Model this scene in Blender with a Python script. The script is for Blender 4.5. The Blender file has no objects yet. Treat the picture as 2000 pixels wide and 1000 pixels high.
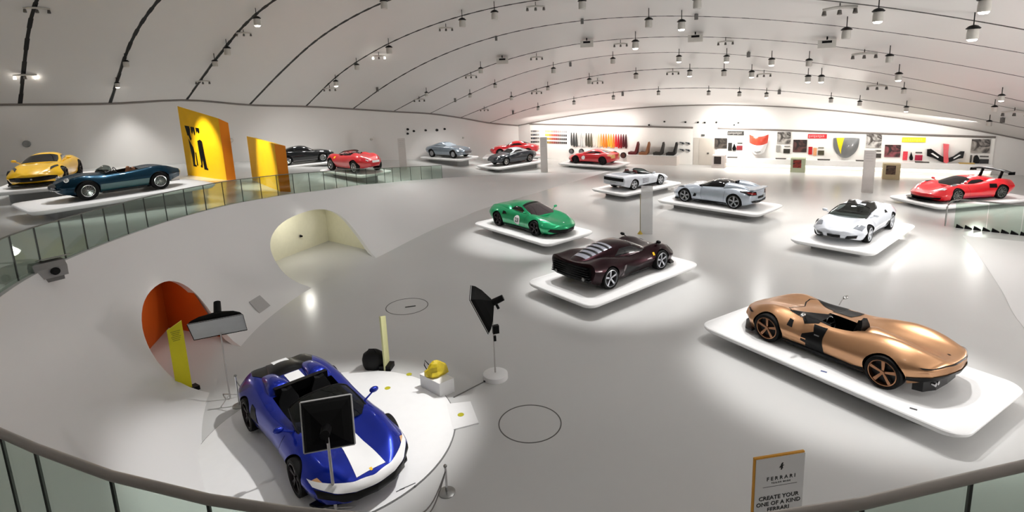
import bpy, bmesh, math, random
import numpy as np
from mathutils import Vector, Matrix
from mathutils.bvhtree import BVHTree

random.seed(7)
SC = bpy.context.scene
COL = SC.collection

# ------------------------------------------------------------------ camera
F = 1062.0; PITCH = math.radians(10.7); ROLL = math.radians(-2.38); CX, CY, H = 1000.0, 373.0, 6.9
_c, _s = math.cos(PITCH), math.sin(PITCH)
_M = Matrix(((1, 0, 0), (0, _c, _s), (0, -_s, _c)))
RT = _M @ Vector((math.cos(ROLL), 0, math.sin(ROLL)))
UP = _M @ Vector((-math.sin(ROLL), 0, math.cos(ROLL)))
FW = _M @ Vector((0, 1, 0))
CAM = Vector((0, 0, H))
cd = bpy.data.cameras.new('camera'); cam = bpy.data.objects.new('camera', cd); COL.objects.link(cam)
cd.sensor_fit = 'HORIZONTAL'; cd.sensor_width = 36.0; cd.lens = F / 2000 * 36.0
cd.shift_y = -(500 - CY) / 2000.0
cd.clip_start = 0.05; cd.clip_end = 500
R3 = Matrix((RT, UP, -FW)).transposed()
cam.matrix_world = Matrix.Translation(CAM) @ R3.to_4x4()
SC.camera = cam

# ------------------------------------------------------------------ world, exposure
w = bpy.data.worlds.new('world'); SC.world = w; w.use_nodes = True
w.node_tree.nodes['Background'].inputs[0].default_value = (0.9, 0.93, 1, 1)
w.node_tree.nodes['Background'].inputs[1].default_value = 0.15
SC.view_settings.view_transform = 'Standard'; SC.view_settings.look = 'None'
SC.view_settings.gamma = 1.0; SC.view_settings.use_curve_mapping = False
SC.view_settings.exposure = -0.1
SC.cycles.use_adaptive_sampling = True; SC.cycles.adaptive_threshold = .05
SC.cycles.max_bounces = 6; SC.cycles.diffuse_bounces = 4; SC.cycles.glossy_bounces = 2
SC.cycles.transmission_bounces = 3; SC.cycles.transparent_max_bounces = 10
SC.cycles.caustics_reflective = False; SC.cycles.caustics_refractive = False
SC.cycles.sample_clamp_indirect = 4.0
SC.cycles.use_denoising = True

def light(name, kind, loc, aim, power, color=(1, 1, 1), **k):
    d = bpy.data.lights.new(name, kind); d.energy = power; d.color = color
    for a, b in k.items(): setattr(d, a, b)
    o = bpy.data.objects.new(name, d); COL.objects.link(o); o.location = loc
    v = Vector(aim) - Vector(loc)
    o.rotation_euler = v.to_track_quat('-Z', 'Y').to_euler()
    return o

# unseen up-lights added to brighten the vault, and the strip that washes the display wall
E2 = Vector((.863, -.506, 0)); M2 = Vector((.506, .863, 0))       # along the display wall / towards it
def wl(s, t, z): return E2 * s + M2 * (46.5 - t) + Vector((0, 0, z))
P_UP = 120; P_WASH = 330; P_SPOT = 540; P_KEY = 1900
for i, s in enumerate((-18, -10, -2)):
    light('fill_uplight_back', 'AREA', wl(s, 0.9, 3.3), wl(s + 1, 7, 8.5), P_UP * (.55, 1.0, 1.1)[i], (1, .93, .86), shape='RECTANGLE', size=7.5, size_y=.3)
for i, s in enumerate((-19.5, -6.5, 5.5)):
    light('wall_wash', 'AREA', wl(s, 2.0, 3.7), wl(s, 0, 1.6), P_WASH, (1, .95, .88), shape='RECTANGLE', size=(11, 3, 17)[i] * .9, size_y=.25)

# area lights added out of frame at the sides, to brighten the vault
light('fill_uplight_side', 'AREA', (27, 13, 2.2), (6, 27, 10), 1500, (1, .96, .92), shape='DISK', size=2.5)
light('fill_uplight_side', 'AREA', (16, 2, 3.5), (8, 20, 12), 900, (1, .97, .94), shape='DISK', size=2.5)
light('fill_uplight_side', 'AREA', (-32, 8, 4.5), (-12, 26, 12), 500, (1, 1, .98), shape='DISK', size=2.5)

# ------------------------------------------------------------------ projection helpers (pixel of the photograph -> point of the place)
def ray(u, v): return FW + RT * ((u - CX) / F) + UP * (-(v - CY) / F)
def gz(u, v, z=0.0):
    d = ray(u, v); return CAM + d * ((z - H) / d.z)
def gy(u, v, y):
    d = ray(u, v); return CAM + d * (y / d.y)
def on_plane(u, v, n, k):
    d = ray(u, v); return CAM + d * ((k - CAM.dot(n)) / d.dot(n))

# ------------------------------------------------------------------ materials
def lin(c):
    if isinstance(c, str):
        c = [int(c[i:i + 2], 16) / 255 for i in (0, 2, 4)]
    return [x / 12.92 if x <= .04045 else ((x + .055) / 1.055) ** 2.4 for x in c]
MATS = {}
def mat(name, col, rough=.5, metal=0., coat=0., spec=.5, noise=0., nscale=6., bump=0., emit=None, estr=1., trans=0., alpha=1., sheen=0.):
    if name in MATS: return MATS[name]
    m = bpy.data.materials.new(name); m.use_nodes = True; nt = m.node_tree; b = nt.nodes['Principled BSDF']
    rgb = lin(col)
    b.inputs['Base Color'].default_value = (*rgb, 1); b.inputs['Roughness'].default_value = rough
    b.inputs['Metallic'].default_value = metal; b.inputs['Coat Weight'].default_value = coat
    b.inputs['Coat Roughness'].default_value = .04; b.inputs['Specular IOR Level'].default_value = spec
    b.inputs['Transmission Weight'].default_value = trans; b.inputs['Alpha'].default_value = alpha
    b.inputs['Sheen Weight'].default_value = sheen
    if emit is not None:
        b.inputs['Emission Color'].default_value = (*lin(emit), 1); b.inputs['Emission Strength'].default_value = estr
    if noise or bump:
        tc = nt.nodes.new('ShaderNodeTexCoord'); n = nt.nodes.new('ShaderNodeTexNoise')
        n.inputs['Scale'].default_value = nscale; n.inputs['Detail'].default_value = 4
        nt.links.new(tc.outputs['Object'], n.inputs['Vector'])
        if noise:
            r = nt.nodes.new('ShaderNodeValToRGB')
            r.color_ramp.elements[0].color = (*[max(0, x * (1 - noise)) for x in rgb], 1)
            r.color_ramp.elements[1].color = (*[min(1, x * (1 + noise)) for x in rgb], 1)
            r.color_ramp.elements[0].position = .3; r.color_ramp.elements[1].position = .7
            nt.links.new(n.outputs['Fac'], r.inputs['Fac']); nt.links.new(r.outputs['Color'], b.inputs['Base Color'])
        if bump:
            bp = nt.nodes.new('ShaderNodeBump'); bp.inputs['Strength'].default_value = bump; bp.inputs['Distance'].default_value = .02
            nt.links.new(n.outputs['Fac'], bp.inputs['Height']); nt.links.new(bp.outputs['Normal'], b.inputs['Normal'])
    MATS[name] = m; return m
def paint(name, col, metal=.0, rough=.32, coat=1., noise=.06): return mat(name, col, rough, metal, coat, .12 if sum(lin(col)) < .12 else .4, noise, 3.)
def glassmat(name, tint, base=.04, gain=.5, rough=.02):
    if name in MATS: return MATS[name]
    m = bpy.data.materials.new(name); m.use_nodes = True; nt = m.node_tree; nt.nodes.clear()
    o = nt.nodes.new('ShaderNodeOutputMaterial'); mx = nt.nodes.new('ShaderNodeMixShader')
    t = nt.nodes.new('ShaderNodeBsdfTransparent'); g = nt.nodes.new('ShaderNodeBsdfGlossy'); f = nt.nodes.new('ShaderNodeLayerWeight')
    pw = nt.nodes.new('ShaderNodeMath'); pw.operation = 'POWER'; pw.inputs[1].default_value = 4.
    ma = nt.nodes.new('ShaderNodeMath'); ma.operation = 'MULTIPLY_ADD'; ma.inputs[1].default_value = gain; ma.inputs[2].default_value = base
    t.inputs[0].default_value = (*lin(tint), 1); g.inputs['Roughness'].default_value = rough
    g.inputs['Color'].default_value = (.9, .95, .93, 1); f.inputs['Blend'].default_value = .5
    nt.links.new(f.outputs['Facing'], pw.inputs[0]); nt.links.new(pw.outputs[0], ma.inputs[0]); nt.links.new(ma.outputs[0], mx.inputs[0])
    nt.links.new(t.outputs[0], mx.inputs[1]); nt.links.new(g.outputs[0], mx.inputs[2])
    nt.links.new(mx.outputs[0], o.inputs[0]); MATS[name] = m; return m

WHITE = mat('white_plaster', 'e2e0de', .6, noise=.015, nscale=.4, bump=.02)
CEIL = mat('vault_skin', 'dddbd9', .38, noise=.03, nscale=.15, spec=.35)
SLOPE = mat('white_slope', 'dddcdc', .42, noise=.015, nscale=.3)
FLOORM = mat('resin_floor', 'cbcbca', .21, noise=.02, nscale=.25, spec=.4)
RAMPM = mat('ramp_resin', 'c9cac8', .18, noise=.02, nscale=.3)
DARKLINE = mat('dark_slot', '1b1a1a', .6, noise=.1)
TRIM = mat('seam_grey', '76706c', .6, noise=.05)
PLAT = mat('platform_white', 'f0f0f0', .35, noise=.01)
PLATB = mat('platform_base', '8d8d8d', .6, noise=.04)
BLACK = mat('black_plastic', '050506', .45, spec=.18, noise=.1)
SATIN = mat('satin_black', '060607', .32, spec=.22, noise=.1)
RUBBER = mat('tyre_rubber', '0b0b0b', .7, spec=.2, noise=.12, nscale=20)
CHROME = mat('chrome', 'd8d8da', .12, 1., noise=.03)
STEEL = mat('brushed_steel', '9a9a98', .3, 1., noise=.05)
RIMSIL = mat('rim_silver', 'b9bcc2', .28, .9, noise=.04)
RIMBRZ = mat('rim_bronze', '9c7256', .3, .9, noise=.05)
RIMDRK = mat('rim_dark', '3a3437', .35, .8, noise=.05)
DGLASS = mat('dark_window', '04060a', .06, 0., .6, .3, noise=.05)
TGLASS = glassmat('windscreen_glass', '6a7470', .05, .6)
RAILGL = glassmat('railing_glass', 'e6efe9', .03, .45)
LAMPW = mat('headlamp_glass', 'dfe4ea', .08, .2, 1., noise=.05)
REDL = mat('tail_lamp', '7a0a0a', .15, 0, 1., noise=.05)
INTER = mat('cabin_leather', '0a0a0c', .6, spec=.2, noise=.1)
GREYP = mat('panel_grey', 'd0ccc9', .55, noise=.02)
YEL = mat('yellow_panel', 'fcc400', .55, noise=.03, nscale=2)
ORANGE = mat('orange_panel', 'ef8a08', .55, noise=.03, nscale=2)
ORANGED = mat('orange_wall', 'c4560e', .6, noise=.04, nscale=2)
CREAM = mat('cream_wall', 'e6e3cb', .55, noise=.02)
WHT = mat('gloss_white', 'f2f2f2', .4, noise=.01)
LENS = mat('lamp_lens', 'ffffff', .3, emit='fff6e8', estr=14., noise=.01)
LENSD = mat('lamp_lens_off', 'c9c9c7', .3, noise=.02)
HOUS = mat('lamp_housing', 'bdbab4', .5, .1, noise=.04)

# ------------------------------------------------------------------ mesh helpers
class MB:
    def __init__(self): self.v = []; self.f = []; self.mi = []
    def add(self, vs, fs, mi=0):
        o = len(self.v); self.v += [tuple(p) for p in vs]
        self.f += [tuple(i + o for i in f) for f in fs]; self.mi += [mi] * len(fs); return self
    def box(self, c, s, rz=0., mi=0):
        cx, cy, cz = c; a, b, d = s[0] / 2, s[1] / 2, s[2] / 2; co, si = math.cos(rz), math.sin(rz)
        vs = [(cx + co * x - si * y, cy + si * x + co * y, cz + z) for z in (-d, d) for x, y in ((-a, -b), (a, -b), (a, b), (-a, b))]
        return self.add(vs, [(3, 2, 1, 0), (4, 5, 6, 7), (0, 1, 5, 4), (1, 2, 6, 5), (2, 3, 7, 6), (3, 0, 4, 7)], mi)
    def prism(self, poly, z0, z1, mi=0):          # poly in xy
        n = len(poly)
        vs = [(x, y, z0) for x, y in poly] + [(x, y, z1) for x, y in poly]
        fs = [tuple(range(n - 1, -1, -1)), tuple(range(n, 2 * n))] + [(i, (i + 1) % n, n + (i + 1) % n, n + i) for i in range(n)]
        return self.add(vs, fs, mi)
    def prism_xz(self, poly, y0, y1, mi=0):       # poly in xz, extruded along y
        n = len(poly)
        vs = [(x, y0, z) for x, z in poly] + [(x, y1, z) for x, z in poly]
        fs = [tuple(range(n)), tuple(range(2 * n - 1, n - 1, -1))] + [(i, n + i, n + (i + 1) % n, (i + 1) % n) for i in range(n)]
        return self.add(vs, fs, mi)
    def rings(self, rs, cap=True, closed=True, mi=0):
        n = len(rs[0]); vs = [p for r in rs for p in r]; fs = []
        for i in range(len(rs) - 1):
            for j in range(n if closed else n - 1):
                a = i * n + j; b = i * n + (j + 1) % n; fs.append((a, b, b + n, a + n))
        if cap: fs += [tuple(range(n - 1, -1, -1)), tuple((len(rs) - 1) * n + j for j in range(n))]
        return self.add(vs, fs, mi)
    def cyl(self, a, b, r0, r1=None, n=14, mi=0, cap=True):
        a, b = Vector(a), Vector(b); r1 = r0 if r1 is None else r1
        d = (b - a).normalized(); x = d.orthogonal().normalized(); y = d.cross(x)
        rs = [[p + (x * math.cos(2 * math.pi * k / n) + y * math.sin(2 * math.pi * k / n)) * r for k in range(n)] for p, r in ((a, r0), (b, r1))]
        return self.rings(rs, cap, mi=mi)
    def tube(self, pts, r, n=8, mi=0, closed=False, sx=1.):
        pts = [Vector(p) for p in pts]; rs = []; N = len(pts)
        for i, p in enumerate(pts):
            q = pts[(i + 1) % N] if (closed or i < N - 1) else p; o = pts[i - 1] if (closed or i > 0) else p
            d = (q - o).normalized(); ref = Vector((0, 0, 1)) if abs(d.z) < .95 else Vector((1, 0, 0))
            x = d.cross(ref).normalized(); y = x.cross(d)
            rr = r[i] if isinstance(r, (list, tuple)) else r
            rs.append([p + (x * math.cos(2 * math.pi * k / n) * sx + y * math.sin(2 * math.pi * k / n)) * rr for k in range(n)])
        if closed: rs.append(rs[0])
        return self.rings(rs, not closed, mi=mi)
    def lathe_y(self, prof, n=28, mi=0, c=(0, 0, 0)):   # prof [(r, y)], axis y
        rs = [[(c[0] + r * math.cos(2 * math.pi * k / n), c[1] + y, c[2] + r * math.sin(2 * math.pi * k / n)) for k in range(n)] for r, y in prof]
        return self.rings(rs, True, mi=mi)
    def lathe_z(self, prof, n=28, mi=0, c=(0, 0, 0)):
        rs = [[(c[0] + r * math.cos(2 * math.pi * k / n), c[1] + r * math.sin(2 * math.pi * k / n), c[2] + z) for k in range(n)] for r, z in prof]
        return self.rings(rs, True, mi=mi)
    def ell(self, c, r, n=12, m=8, mi=0):
        rs = []
        for i in range(1, m):
            t = math.pi * i / m
            rs.append([(c[0] + r[0] * math.sin(t) * math.cos(2 * math.pi * k / n), c[1] + r[1] * math.sin(t) * math.sin(2 * math.pi * k / n), c[2] - r[2] * math.cos(t)) for k in range(n)])
        return self.rings(rs, True, mi=mi)
    def grid(self, fn, nu, nv, mi=0):
        vs = [fn(i / nu, j / nv) for i in range(nu + 1) for j in range(nv + 1)]
        fs = [(i * (nv + 1) + j, (i + 1) * (nv + 1) + j, (i + 1) * (nv + 1) + j + 1, i * (nv + 1) + j + 1) for i in range(nu) for j in range(nv)]
        return self.add(vs, fs, mi)
    def mesh(self, name, mats, smooth=None, fix=True):
        me = bpy.data.meshes.new(name); me.from_pydata(self.v, [], self.f)
        for m in (mats if isinstance(mats, (list, tuple)) else [mats]): me.materials.append(m)
        if any(self.mi): me.polygons.foreach_set('material_index', self.mi)
        if fix:
            bm = bmesh.new(); bm.from_mesh(me); bmesh.ops.recalc_face_normals(bm, faces=bm.faces); bm.to_mesh(me); bm.free()
        if smooth is not None:
            me.shade_smooth(); me.set_sharp_from_angle(angle=math.radians(smooth))
        me.update(); return me
    def build(self, name, mats, parent=None, smooth=None, fix=True):
        return put(name, self.mesh(name, mats, smooth, fix), parent)
def put(name, me, parent=None, loc=None):
    o = bpy.data.objects.new(name, me); COL.objects.link(o)
    if parent is not None: o.parent = parent
    if loc is not None: o.location = loc
    return o
def tag(o, label=None, cat=None, group=None, kind=None):
    if label: o['label'] = label
    if cat: o['category'] = cat
    if group: o['group'] = group
    if kind: o['kind'] = kind
    return o
def empty(name, loc=(0, 0, 0), rz=0.):
    o = bpy.data.objects.new(name, None); COL.objects.link(o); o.location = loc; o.rotation_euler = (0, 0, rz)
    o.empty_display_size = .2; return o
def thing(name, label, cat, loc=(0, 0, 0), rz=0., group=None): return tag(empty(name, loc, rz), label, cat, group)
def struct(name, mb, mats, smooth=None, fix=True, label=None):
    o = mb.build(name, mats, None, smooth, fix); o['kind'] = 'structure'
    if label: o['label'] = label
    return o
def text_mesh(s, size, align='CENTER', depth=0.002):
    c = bpy.data.curves.new('lettering', 'FONT'); c.body = s; c.size = size; c.align_x = align; c.align_y = 'CENTER'; c.extrude = depth; c.offset = size * .012; c.resolution_u = 2
    o = bpy.data.objects.new('lettering', c); COL.objects.link(o)
    dg = bpy.context.evaluated_depsgraph_get(); me = bpy.data.meshes.new_from_object(o.evaluated_get(dg)); bpy.data.objects.remove(o); bpy.data.curves.remove(c)
    return me
def cr(pts, sub, closed=False):                  # Catmull-Rom through points
    pts = [Vector(p) for p in pts]; n = len(pts); out = []
    for i in range(n if closed else n - 1):
        if closed: p0, p1, p2, p3 = pts[i - 1], pts[i], pts[(i + 1) % n], pts[(i + 2) % n]
        else: p0, p1, p2, p3 = pts[max(i - 1, 0)], pts[i], pts[i + 1], pts[min(i + 2, n - 1)]
        for k in range(sub):
            t = k / sub
            out.append(.5 * ((2 * p1) + (p2 - p0) * t + (2 * p0 - 5 * p1 + 4 * p2 - p3) * t * t + (3 * p1 - p0 - 3 * p2 + p3) * t ** 3))
    if not closed: out.append(pts[-1])
    return out
def rrect(a, b, r, n=6):                         # rounded rectangle, half sizes a, b
    p = []
    for cx, cy, q in ((a - r, b - r, 0), (-a + r, b - r, 1), (-a + r, -b + r, 2), (a - r, -b + r, 3)):
        for k in range(n + 1):
            t = (q + k / n) * math.pi / 2; p.append((cx + r * math.cos(t), cy + r * math.sin(t)))
    return p

# ================================================================== THE HALL
CROWS = [(0.0, [3.3, 3.95, 4.44, 4.77, 4.91, 4.85, 4.6, 4.14, 3.48, 2.62, 1.54, 0.26, -1.23, -2.93, -4.85, -6.97]), (2.8, [3.76, 4.92, 5.71, 6.18, 6.37, 6.29, 5.99, 5.46, 4.74, 3.82, 2.73, 1.48, 0.07, -1.5, -3.2, -5.05]), (5.4, [4.43, 5.67, 6.74, 7.45, 7.79, 7.8, 7.5, 6.95, 6.18, 5.21, 4.09, 2.83, 1.47, 0.01, -1.51, -3.07]), (8.0, [4.98, 6.42, 7.67, 8.49, 8.89, 8.91, 8.59, 7.99, 7.16, 6.13, 4.95, 3.65, 2.26, 0.81, -0.68, -2.18]), (10.9, [5.35, 6.82, 8.14, 9.07, 9.6, 9.77, 9.61, 9.17, 8.49, 7.59, 6.51, 5.29, 3.94, 2.49, 0.96, -0.62]), (13.9, [5.75, 7.59, 9.03, 10.03, 10.61, 10.82, 10.71, 10.32, 9.69, 8.85, 7.83, 6.66, 5.36, 3.94, 2.44, 0.86]), (17.1, [6.14, 8.4, 9.93, 10.95, 11.57, 11.83, 11.78, 11.46, 10.87, 10.05, 9.01, 7.75, 6.3, 4.65, 2.82, 0.81]), (20.6, [6.46, 8.65, 10.56, 11.83, 12.57, 12.89, 12.91, 12.67, 12.21, 11.53, 10.6, 9.4, 7.89, 6.0, 3.67, 0.84]), (24.1, [7.0, 9.51, 11.66, 12.96, 13.6, 13.82, 13.75, 13.5, 13.1, 12.54, 11.78, 10.77, 9.4, 7.59, 5.21, 2.14]), (28.0, [6.95, 10.69, 12.84, 13.96, 14.48, 14.64, 14.56, 14.33, 13.96, 13.45, 12.75, 11.82, 10.6, 9.01, 6.98, 4.41]), (32.0, [7.11, 12.0, 14.1, 15.0, 15.26, 15.26, 15.14, 14.97, 14.72, 14.38, 13.88, 13.18, 12.21, 10.9, 9.18, 6.96]), (38.0, [7.38, 12.3, 14.4, 15.2, 15.5, 15.66, 15.79, 15.72, 15.49, 15.09, 14.52, 13.76, 12.76, 11.5, 9.92, 7.99]), (45.0, [7.58, 12.4, 14.5, 15.3, 15.6, 15.66, 15.77, 15.71, 15.5, 15.16, 14.68, 14.02, 13.17, 12.08, 10.71, 8.99]), (60.0, [7.58, 12.4, 14.5, 15.3, 15.6, 15.66, 15.77, 15.71, 15.5, 15.16, 14.68, 14.02, 13.17, 12.08, 10.71, 8.99])]
def herm(xs, ys, x):
    n = len(xs)
    if x <= xs[0]: i = 0
    else:
        i = n - 2
        for k in range(n - 1):
            if x < xs[k + 1]: i = k; break
    def tan(k):
        if k == 0: return (ys[1] - ys[0]) / (xs[1] - xs[0])
        if k == n - 1: return (ys[-1] - ys[-2]) / (xs[-1] - xs[-2])
        return (ys[k + 1] - ys[k - 1]) / (xs[k + 1] - xs[k - 1])
    h = xs[i + 1] - xs[i]; t = (x - xs[i]) / h
    if t < 0: return ys[0] + tan(0) * (x - xs[0])
    if t > 1: return ys[-1]
    t2, t3 = t * t, t * t * t
    return (2 * t3 - 3 * t2 + 1) * ys[i] + (t3 - 2 * t2 + t) * h * tan(i) + (3 * t2 - 2 * t3) * ys[i + 1] + (t3 - t2) * h * tan(i + 1)
UK = [4. * i for i in range(16)]; TK = [r[0] for r in CROWS]
def cz(u, t): return herm(TK, [herm(UK, r[1], u) for r in CROWS], t)
def cpt(u, t, dz=0.): return wl(u - 26.25 - .555 * t, t, cz(u, t) + dz)
def ceil_at(x, y):
    s = E2.x * x + E2.y * y; t = 46.5 - (M2.x * x + M2.y * y); return cz(s + 26.25 + .555 * t, max(0, min(60, t)))

# vault, cut into bands by the slots that carry the lamps
LINES_T = [2.8, 5.4, 8.0, 10.9, 13.9, 17.1, 20.6, 24.1, 28.0, 32.0]
BANDS = [-.15] + LINES_T + [38, 46, 60.]
mb = MB()
for a, b in zip(BANDS[:-1], BANDS[1:]):
    g = .06 if a in LINES_T else 0; g2 = .06 if b in LINES_T else 0
    wid = .035 + .022 * max(0, (a - 12) / 10) if a in LINES_T else 0
    wid2 = .035 + .022 * max(0, (b - 12) / 10) if b in LINES_T else 0
    mb.grid(lambda i, j, a=a, b=b, w1=wid, w2=wid2: cpt(-.05 + 60.05 * i, (a + w1) + (b - w2 - a - w1) * j), 60, 3)
ceiling = struct('ceiling', mb, CEIL, 60, fix=False)
for t in LINES_T:
    wid = .05 + .025 * max(0, (t - 12) / 10)
    rs = []
    for k in range(61):
        u = k
        a, b = cpt(u, t - wid), cpt(u, t + wid); rs.append([a, b, b + Vector((0, 0, .12)), a + Vector((0, 0, .12))])
    struct('trim_%d' % (LINES_T.index(t) + 1), MB().rings(rs), DARKLINE, label='dark slot running across the vaulted ceiling')

# walls under the vault
mb = MB(); tl = np.linspace(-.2, 60, 40)
mb.rings([[cpt(0, t), cpt(0, t) * 1.0 - Vector((0, 0, cz(0, t) + 1.))] for t in tl], False, False)
wall_left = struct('wall_left', mb, WHITE, fix=False)
mb = MB(); mb.rings([[cpt(u, 0), Vector((cpt(u, 0).x, cpt(u, 0).y, -1.))] for u in np.linspace(-.2, 47, 40)], False, False)
wall_back = struct('wall_back', mb, WHITE, fix=False)
mb = MB(); mb.rings([[cpt(60, t), Vector((cpt(60, t).x, cpt(60, t).y, -1.))] for t in np.linspace(-.2, 60, 30)], False, False)
struct('wall_right', mb, WHITE, fix=False)
mb = MB(); mb.rings([[cpt(u, 60), Vector((cpt(u, 60).x, cpt(u, 60).y, -1.))] for u in np.linspace(-.2, 60, 30)], False, False)
struct('wall_rear', mb, WHITE, fix=False)
mb = MB(); mb.tube([cpt(0.05, t, -.02) for t in np.linspace(0, 60, 60)], .075, 8); struct('trim_11', mb, TRIM, 40, label='grey shadow gap between left wall and vault')
mb = MB(); mb.tube([cpt(u, .06, -.02) for u in np.linspace(0, 46, 60)], .06, 8); struct('trim_12', mb, TRIM, 40, label='grey shadow gap between display wall and vault')

# main floor
mb = MB(); mb.add([(-70, -30, 0), (60, -30, 0), (60, 70, 0), (-70, 70, 0)], [(0, 1, 2, 3)]); floor = struct('floor', mb, FLOORM)

# the white slope that carries the ramp round the hall: pairs foot / crest
def cp(u, v, z): return gz(u, v, z)
PAIRS = [((12, 8.2), (10.5, 3.8, 4.35)), ((7.5, 4.6), (5.5, 2.6, 4.35)), ((4, 4.4), (2.6, 2.0, 4.35)), ((0, 4.6), (0, 1.7, 4.35)), ((-2.6, 5.6), (-2.1, 2.1, 4.35)), ((-4.2, 7.0), (-4.4, 3.4, 4.25)),
 ((-5.6, 8.9), (-6.8, 5.8, 4.05)), ((-6.7, 10.6), cp(29, 560, 3.8)), ((-7.4, 12.4), cp(143, 502, 3.62)), ((-7.75, 14.7), cp(257, 457, 3.42)),
 ((-7.75, 16.5), cp(350, 426, 3.28)), ((-7.4, 18.6), cp(450, 400, 3.12)), ((-6.6, 20.6), cp(515, 388, 2.98)), ((-5.6, 22.6), cp(570, 379, 2.82)), ((-4.6, 25.2), cp(644, 370, 2.55)),
 ((-3.6, 27.4), cp(700, 362, 2.25)), ((-2.5, 29.4), cp(760, 357, 1.8)), ((-1.5, 31.2), cp(800, 353, 1.5)), ((1.2, 34.6), cp(900, 346, .95)), ((4.4, 38.5), cp(1000, 340, .45)), ((6.7, 41.4), cp(1060, 338, .22)), ((8.4, 43.6), cp(1130, 338, .012))]
FOOT = cr([(a[0], a[1], 0) for a, b in PAIRS], 6); CREST = cr([b for a, b in PAIRS], 6)
NS = 12
def prof_pow(i): return 2.15 if i < 72 else max(1.25, 2.15 - .9 * (i - 72) / 36)
def slope_prof(f, c, p_=1.18):
    out = []
    for k in range(NS + 1):
        t = k / NS; p = f.lerp(c, t); p = p.copy(); p.z = c.z * (t ** p_); out.append(p)
    return out
rs = []
for i_, (f, c) in enumerate(zip(FOOT, CREST)):
    fr = slope_prof(f, c, prof_pow(i_)); d = Vector((c.x - f.x, c.y - f.y, 0)); d = d.normalized() if d.length > 1e-6 else Vector((1, 0, 0)); th = .28
    fr[0].z = -.05
    top = c + d * .22
    back = [p + d * th for p in reversed(fr)]
    back[0] = c + d * .3 - Vector((0, 0, .25))
    rs.append(fr + [top] + back)
mb = MB(); mb.rings(rs, True, True)
slope = mb.build('wall_slope', SLOPE, None, 35); slope['kind'] = 'structure'; slope['label'] = 'smooth white sloping wall between ramp and lower floor'
# openings through the slope
def arch_cutter(foot_a, foot_b, height, depth, n=44, power=2.4, low=.25, into=None, bulge=.12):
    a, b = Vector((*foot_a, 0)), Vector((*foot_b, 0)); mid = (a + b) / 2; e = (b - a).normalized(); hw = (b - a).length / 2
    d = into if into else Vector((-e.y, e.x, 0))
    if d.x > 0 and into is None: d = -d
    ring = []
    zc = height * .42
    for k in range(n):
        t = 2 * math.pi * k / n
        y = math.copysign(abs(math.cos(t)) ** (2 / power), math.cos(t)) * hw * (1 + bulge); z = zc + math.copysign(abs(math.sin(t)) ** (2 / power), math.sin(t)) * (height - zc)
        ring.append((y, z))
    mb = MB(); mb.rings([[mid + e * y + d * k + Vector((0, 0, z)) for y, z in ring] for k in (-1.2, depth)]); return mb, mid, e, d, hw
def boolean(o, cut_me, transfer=False):
    c = bpy.data.objects.new('cutter', cut_me); COL.objects.link(c); c.parent = o.parent
    m = o.modifiers.new('cut', 'BOOLEAN'); m.object = c; m.operation = 'DIFFERENCE'; m.solver = 'EXACT'
    if transfer: m.material_mode = 'TRANSFER'
    dg = bpy.context.evaluated_depsgraph_get(); me = bpy.data.meshes.new_from_object(o.evaluated_get(dg))
    o.modifiers.clear(); old = o.data; o.data = me; bpy.data.meshes.remove(old); bpy.data.objects.remove(c)
c1, mid1, e1, d1, hw1 = arch_cutter((-7.0, 11.5), (-7.75, 14.7), 2.02, 5.0, power=2.2, into=Vector((-.93, .37, 0)).normalized(), bulge=.06)
boolean(slope, c1.mesh('cut', SLOPE))
c2, mid2, e2, d2, hw2 = arch_cutter((-7.4, 18.5), (-5.6, 22.6), 2.05, 6.0, power=2.5, into=Vector((-.78, .62, 0)).normalized(), bulge=.06)
boolean(slope, c2.mesh('cut', SLOPE))
slope.data.shade_smooth(); slope.data.set_sharp_from_angle(angle=math.radians(32))
# orange niche behind the first opening
def niche_pt(mid, e, d, y, k, z): return mid + e * y + d * k + Vector((0, 0, z))
def niche(name, mid, e, d, y0, y1, depth, h, mats, label):
    P = lambda y, k, z: niche_pt(mid, e, d, y, k, z)
    zs = [0, h * .02, h * .06, h * .15, h * .33, h * .6, h]
    def kat(y, z):                                # where the middle of the sloping wall is, at this height
        q = mid + e * y; i = min(range(len(FOOT)), key=lambda j: (FOOT[j] - q).length)
        n = Vector((-e.y, e.x, 0)); n = n if n.dot(d) > 0 else -n
        k = 1.
        for _ in range(3):
            q2 = q + d * k; i = min(range(len(FOOT)), key=lambda j: (FOOT[j] - q2 + n * (q2 - FOOT[j]).dot(n)).length)
            k = ((FOOT[i] - q).dot(n) + (CREST[i] - FOOT[i]).dot(n) * (z / CREST[i].z) ** (1 / prof_pow(i)) + .15) / d.dot(n)
        return k
    mb = MB(); nk = len(zs)
    mb.add([P(y0, kat(y0, z), z) for z in zs] + [P(y0, depth, h), P(y0, depth, 0)], [tuple(range(nk + 2))], 0)
    mb.add([P(y0, depth, 0), P(y1, depth, 0), P(y1, depth, h), P(y0, depth, h)], [(0, 1, 2, 3)], 1)
    mb.add([P(y1, kat(y1, z), z) for z in zs] + [P(y1, depth, h), P(y1, depth, 0)], [tuple(range(nk + 1, -1, -1))], 2)
    n_ = 10; ys = [y0 + (y1 - y0) * i / n_ for i in range(n_ + 1)]
    for a_, b_ in zip(ys[:-1], ys[1:]):
        mb.add([P(a_, kat(a_, h), h), P(a_, depth, h), P(b_, depth, h), P(b_, kat(b_, h), h)], [(0, 1, 2, 3)], 3)
    mb.add([P(y0, .35, .006), P(y1, .35, .006), P(y1, depth, .006), P(y0, depth, .006)], [(0, 1, 2, 3)], 4)
    return struct(name, mb, mats, fix=False, label=label)

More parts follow.
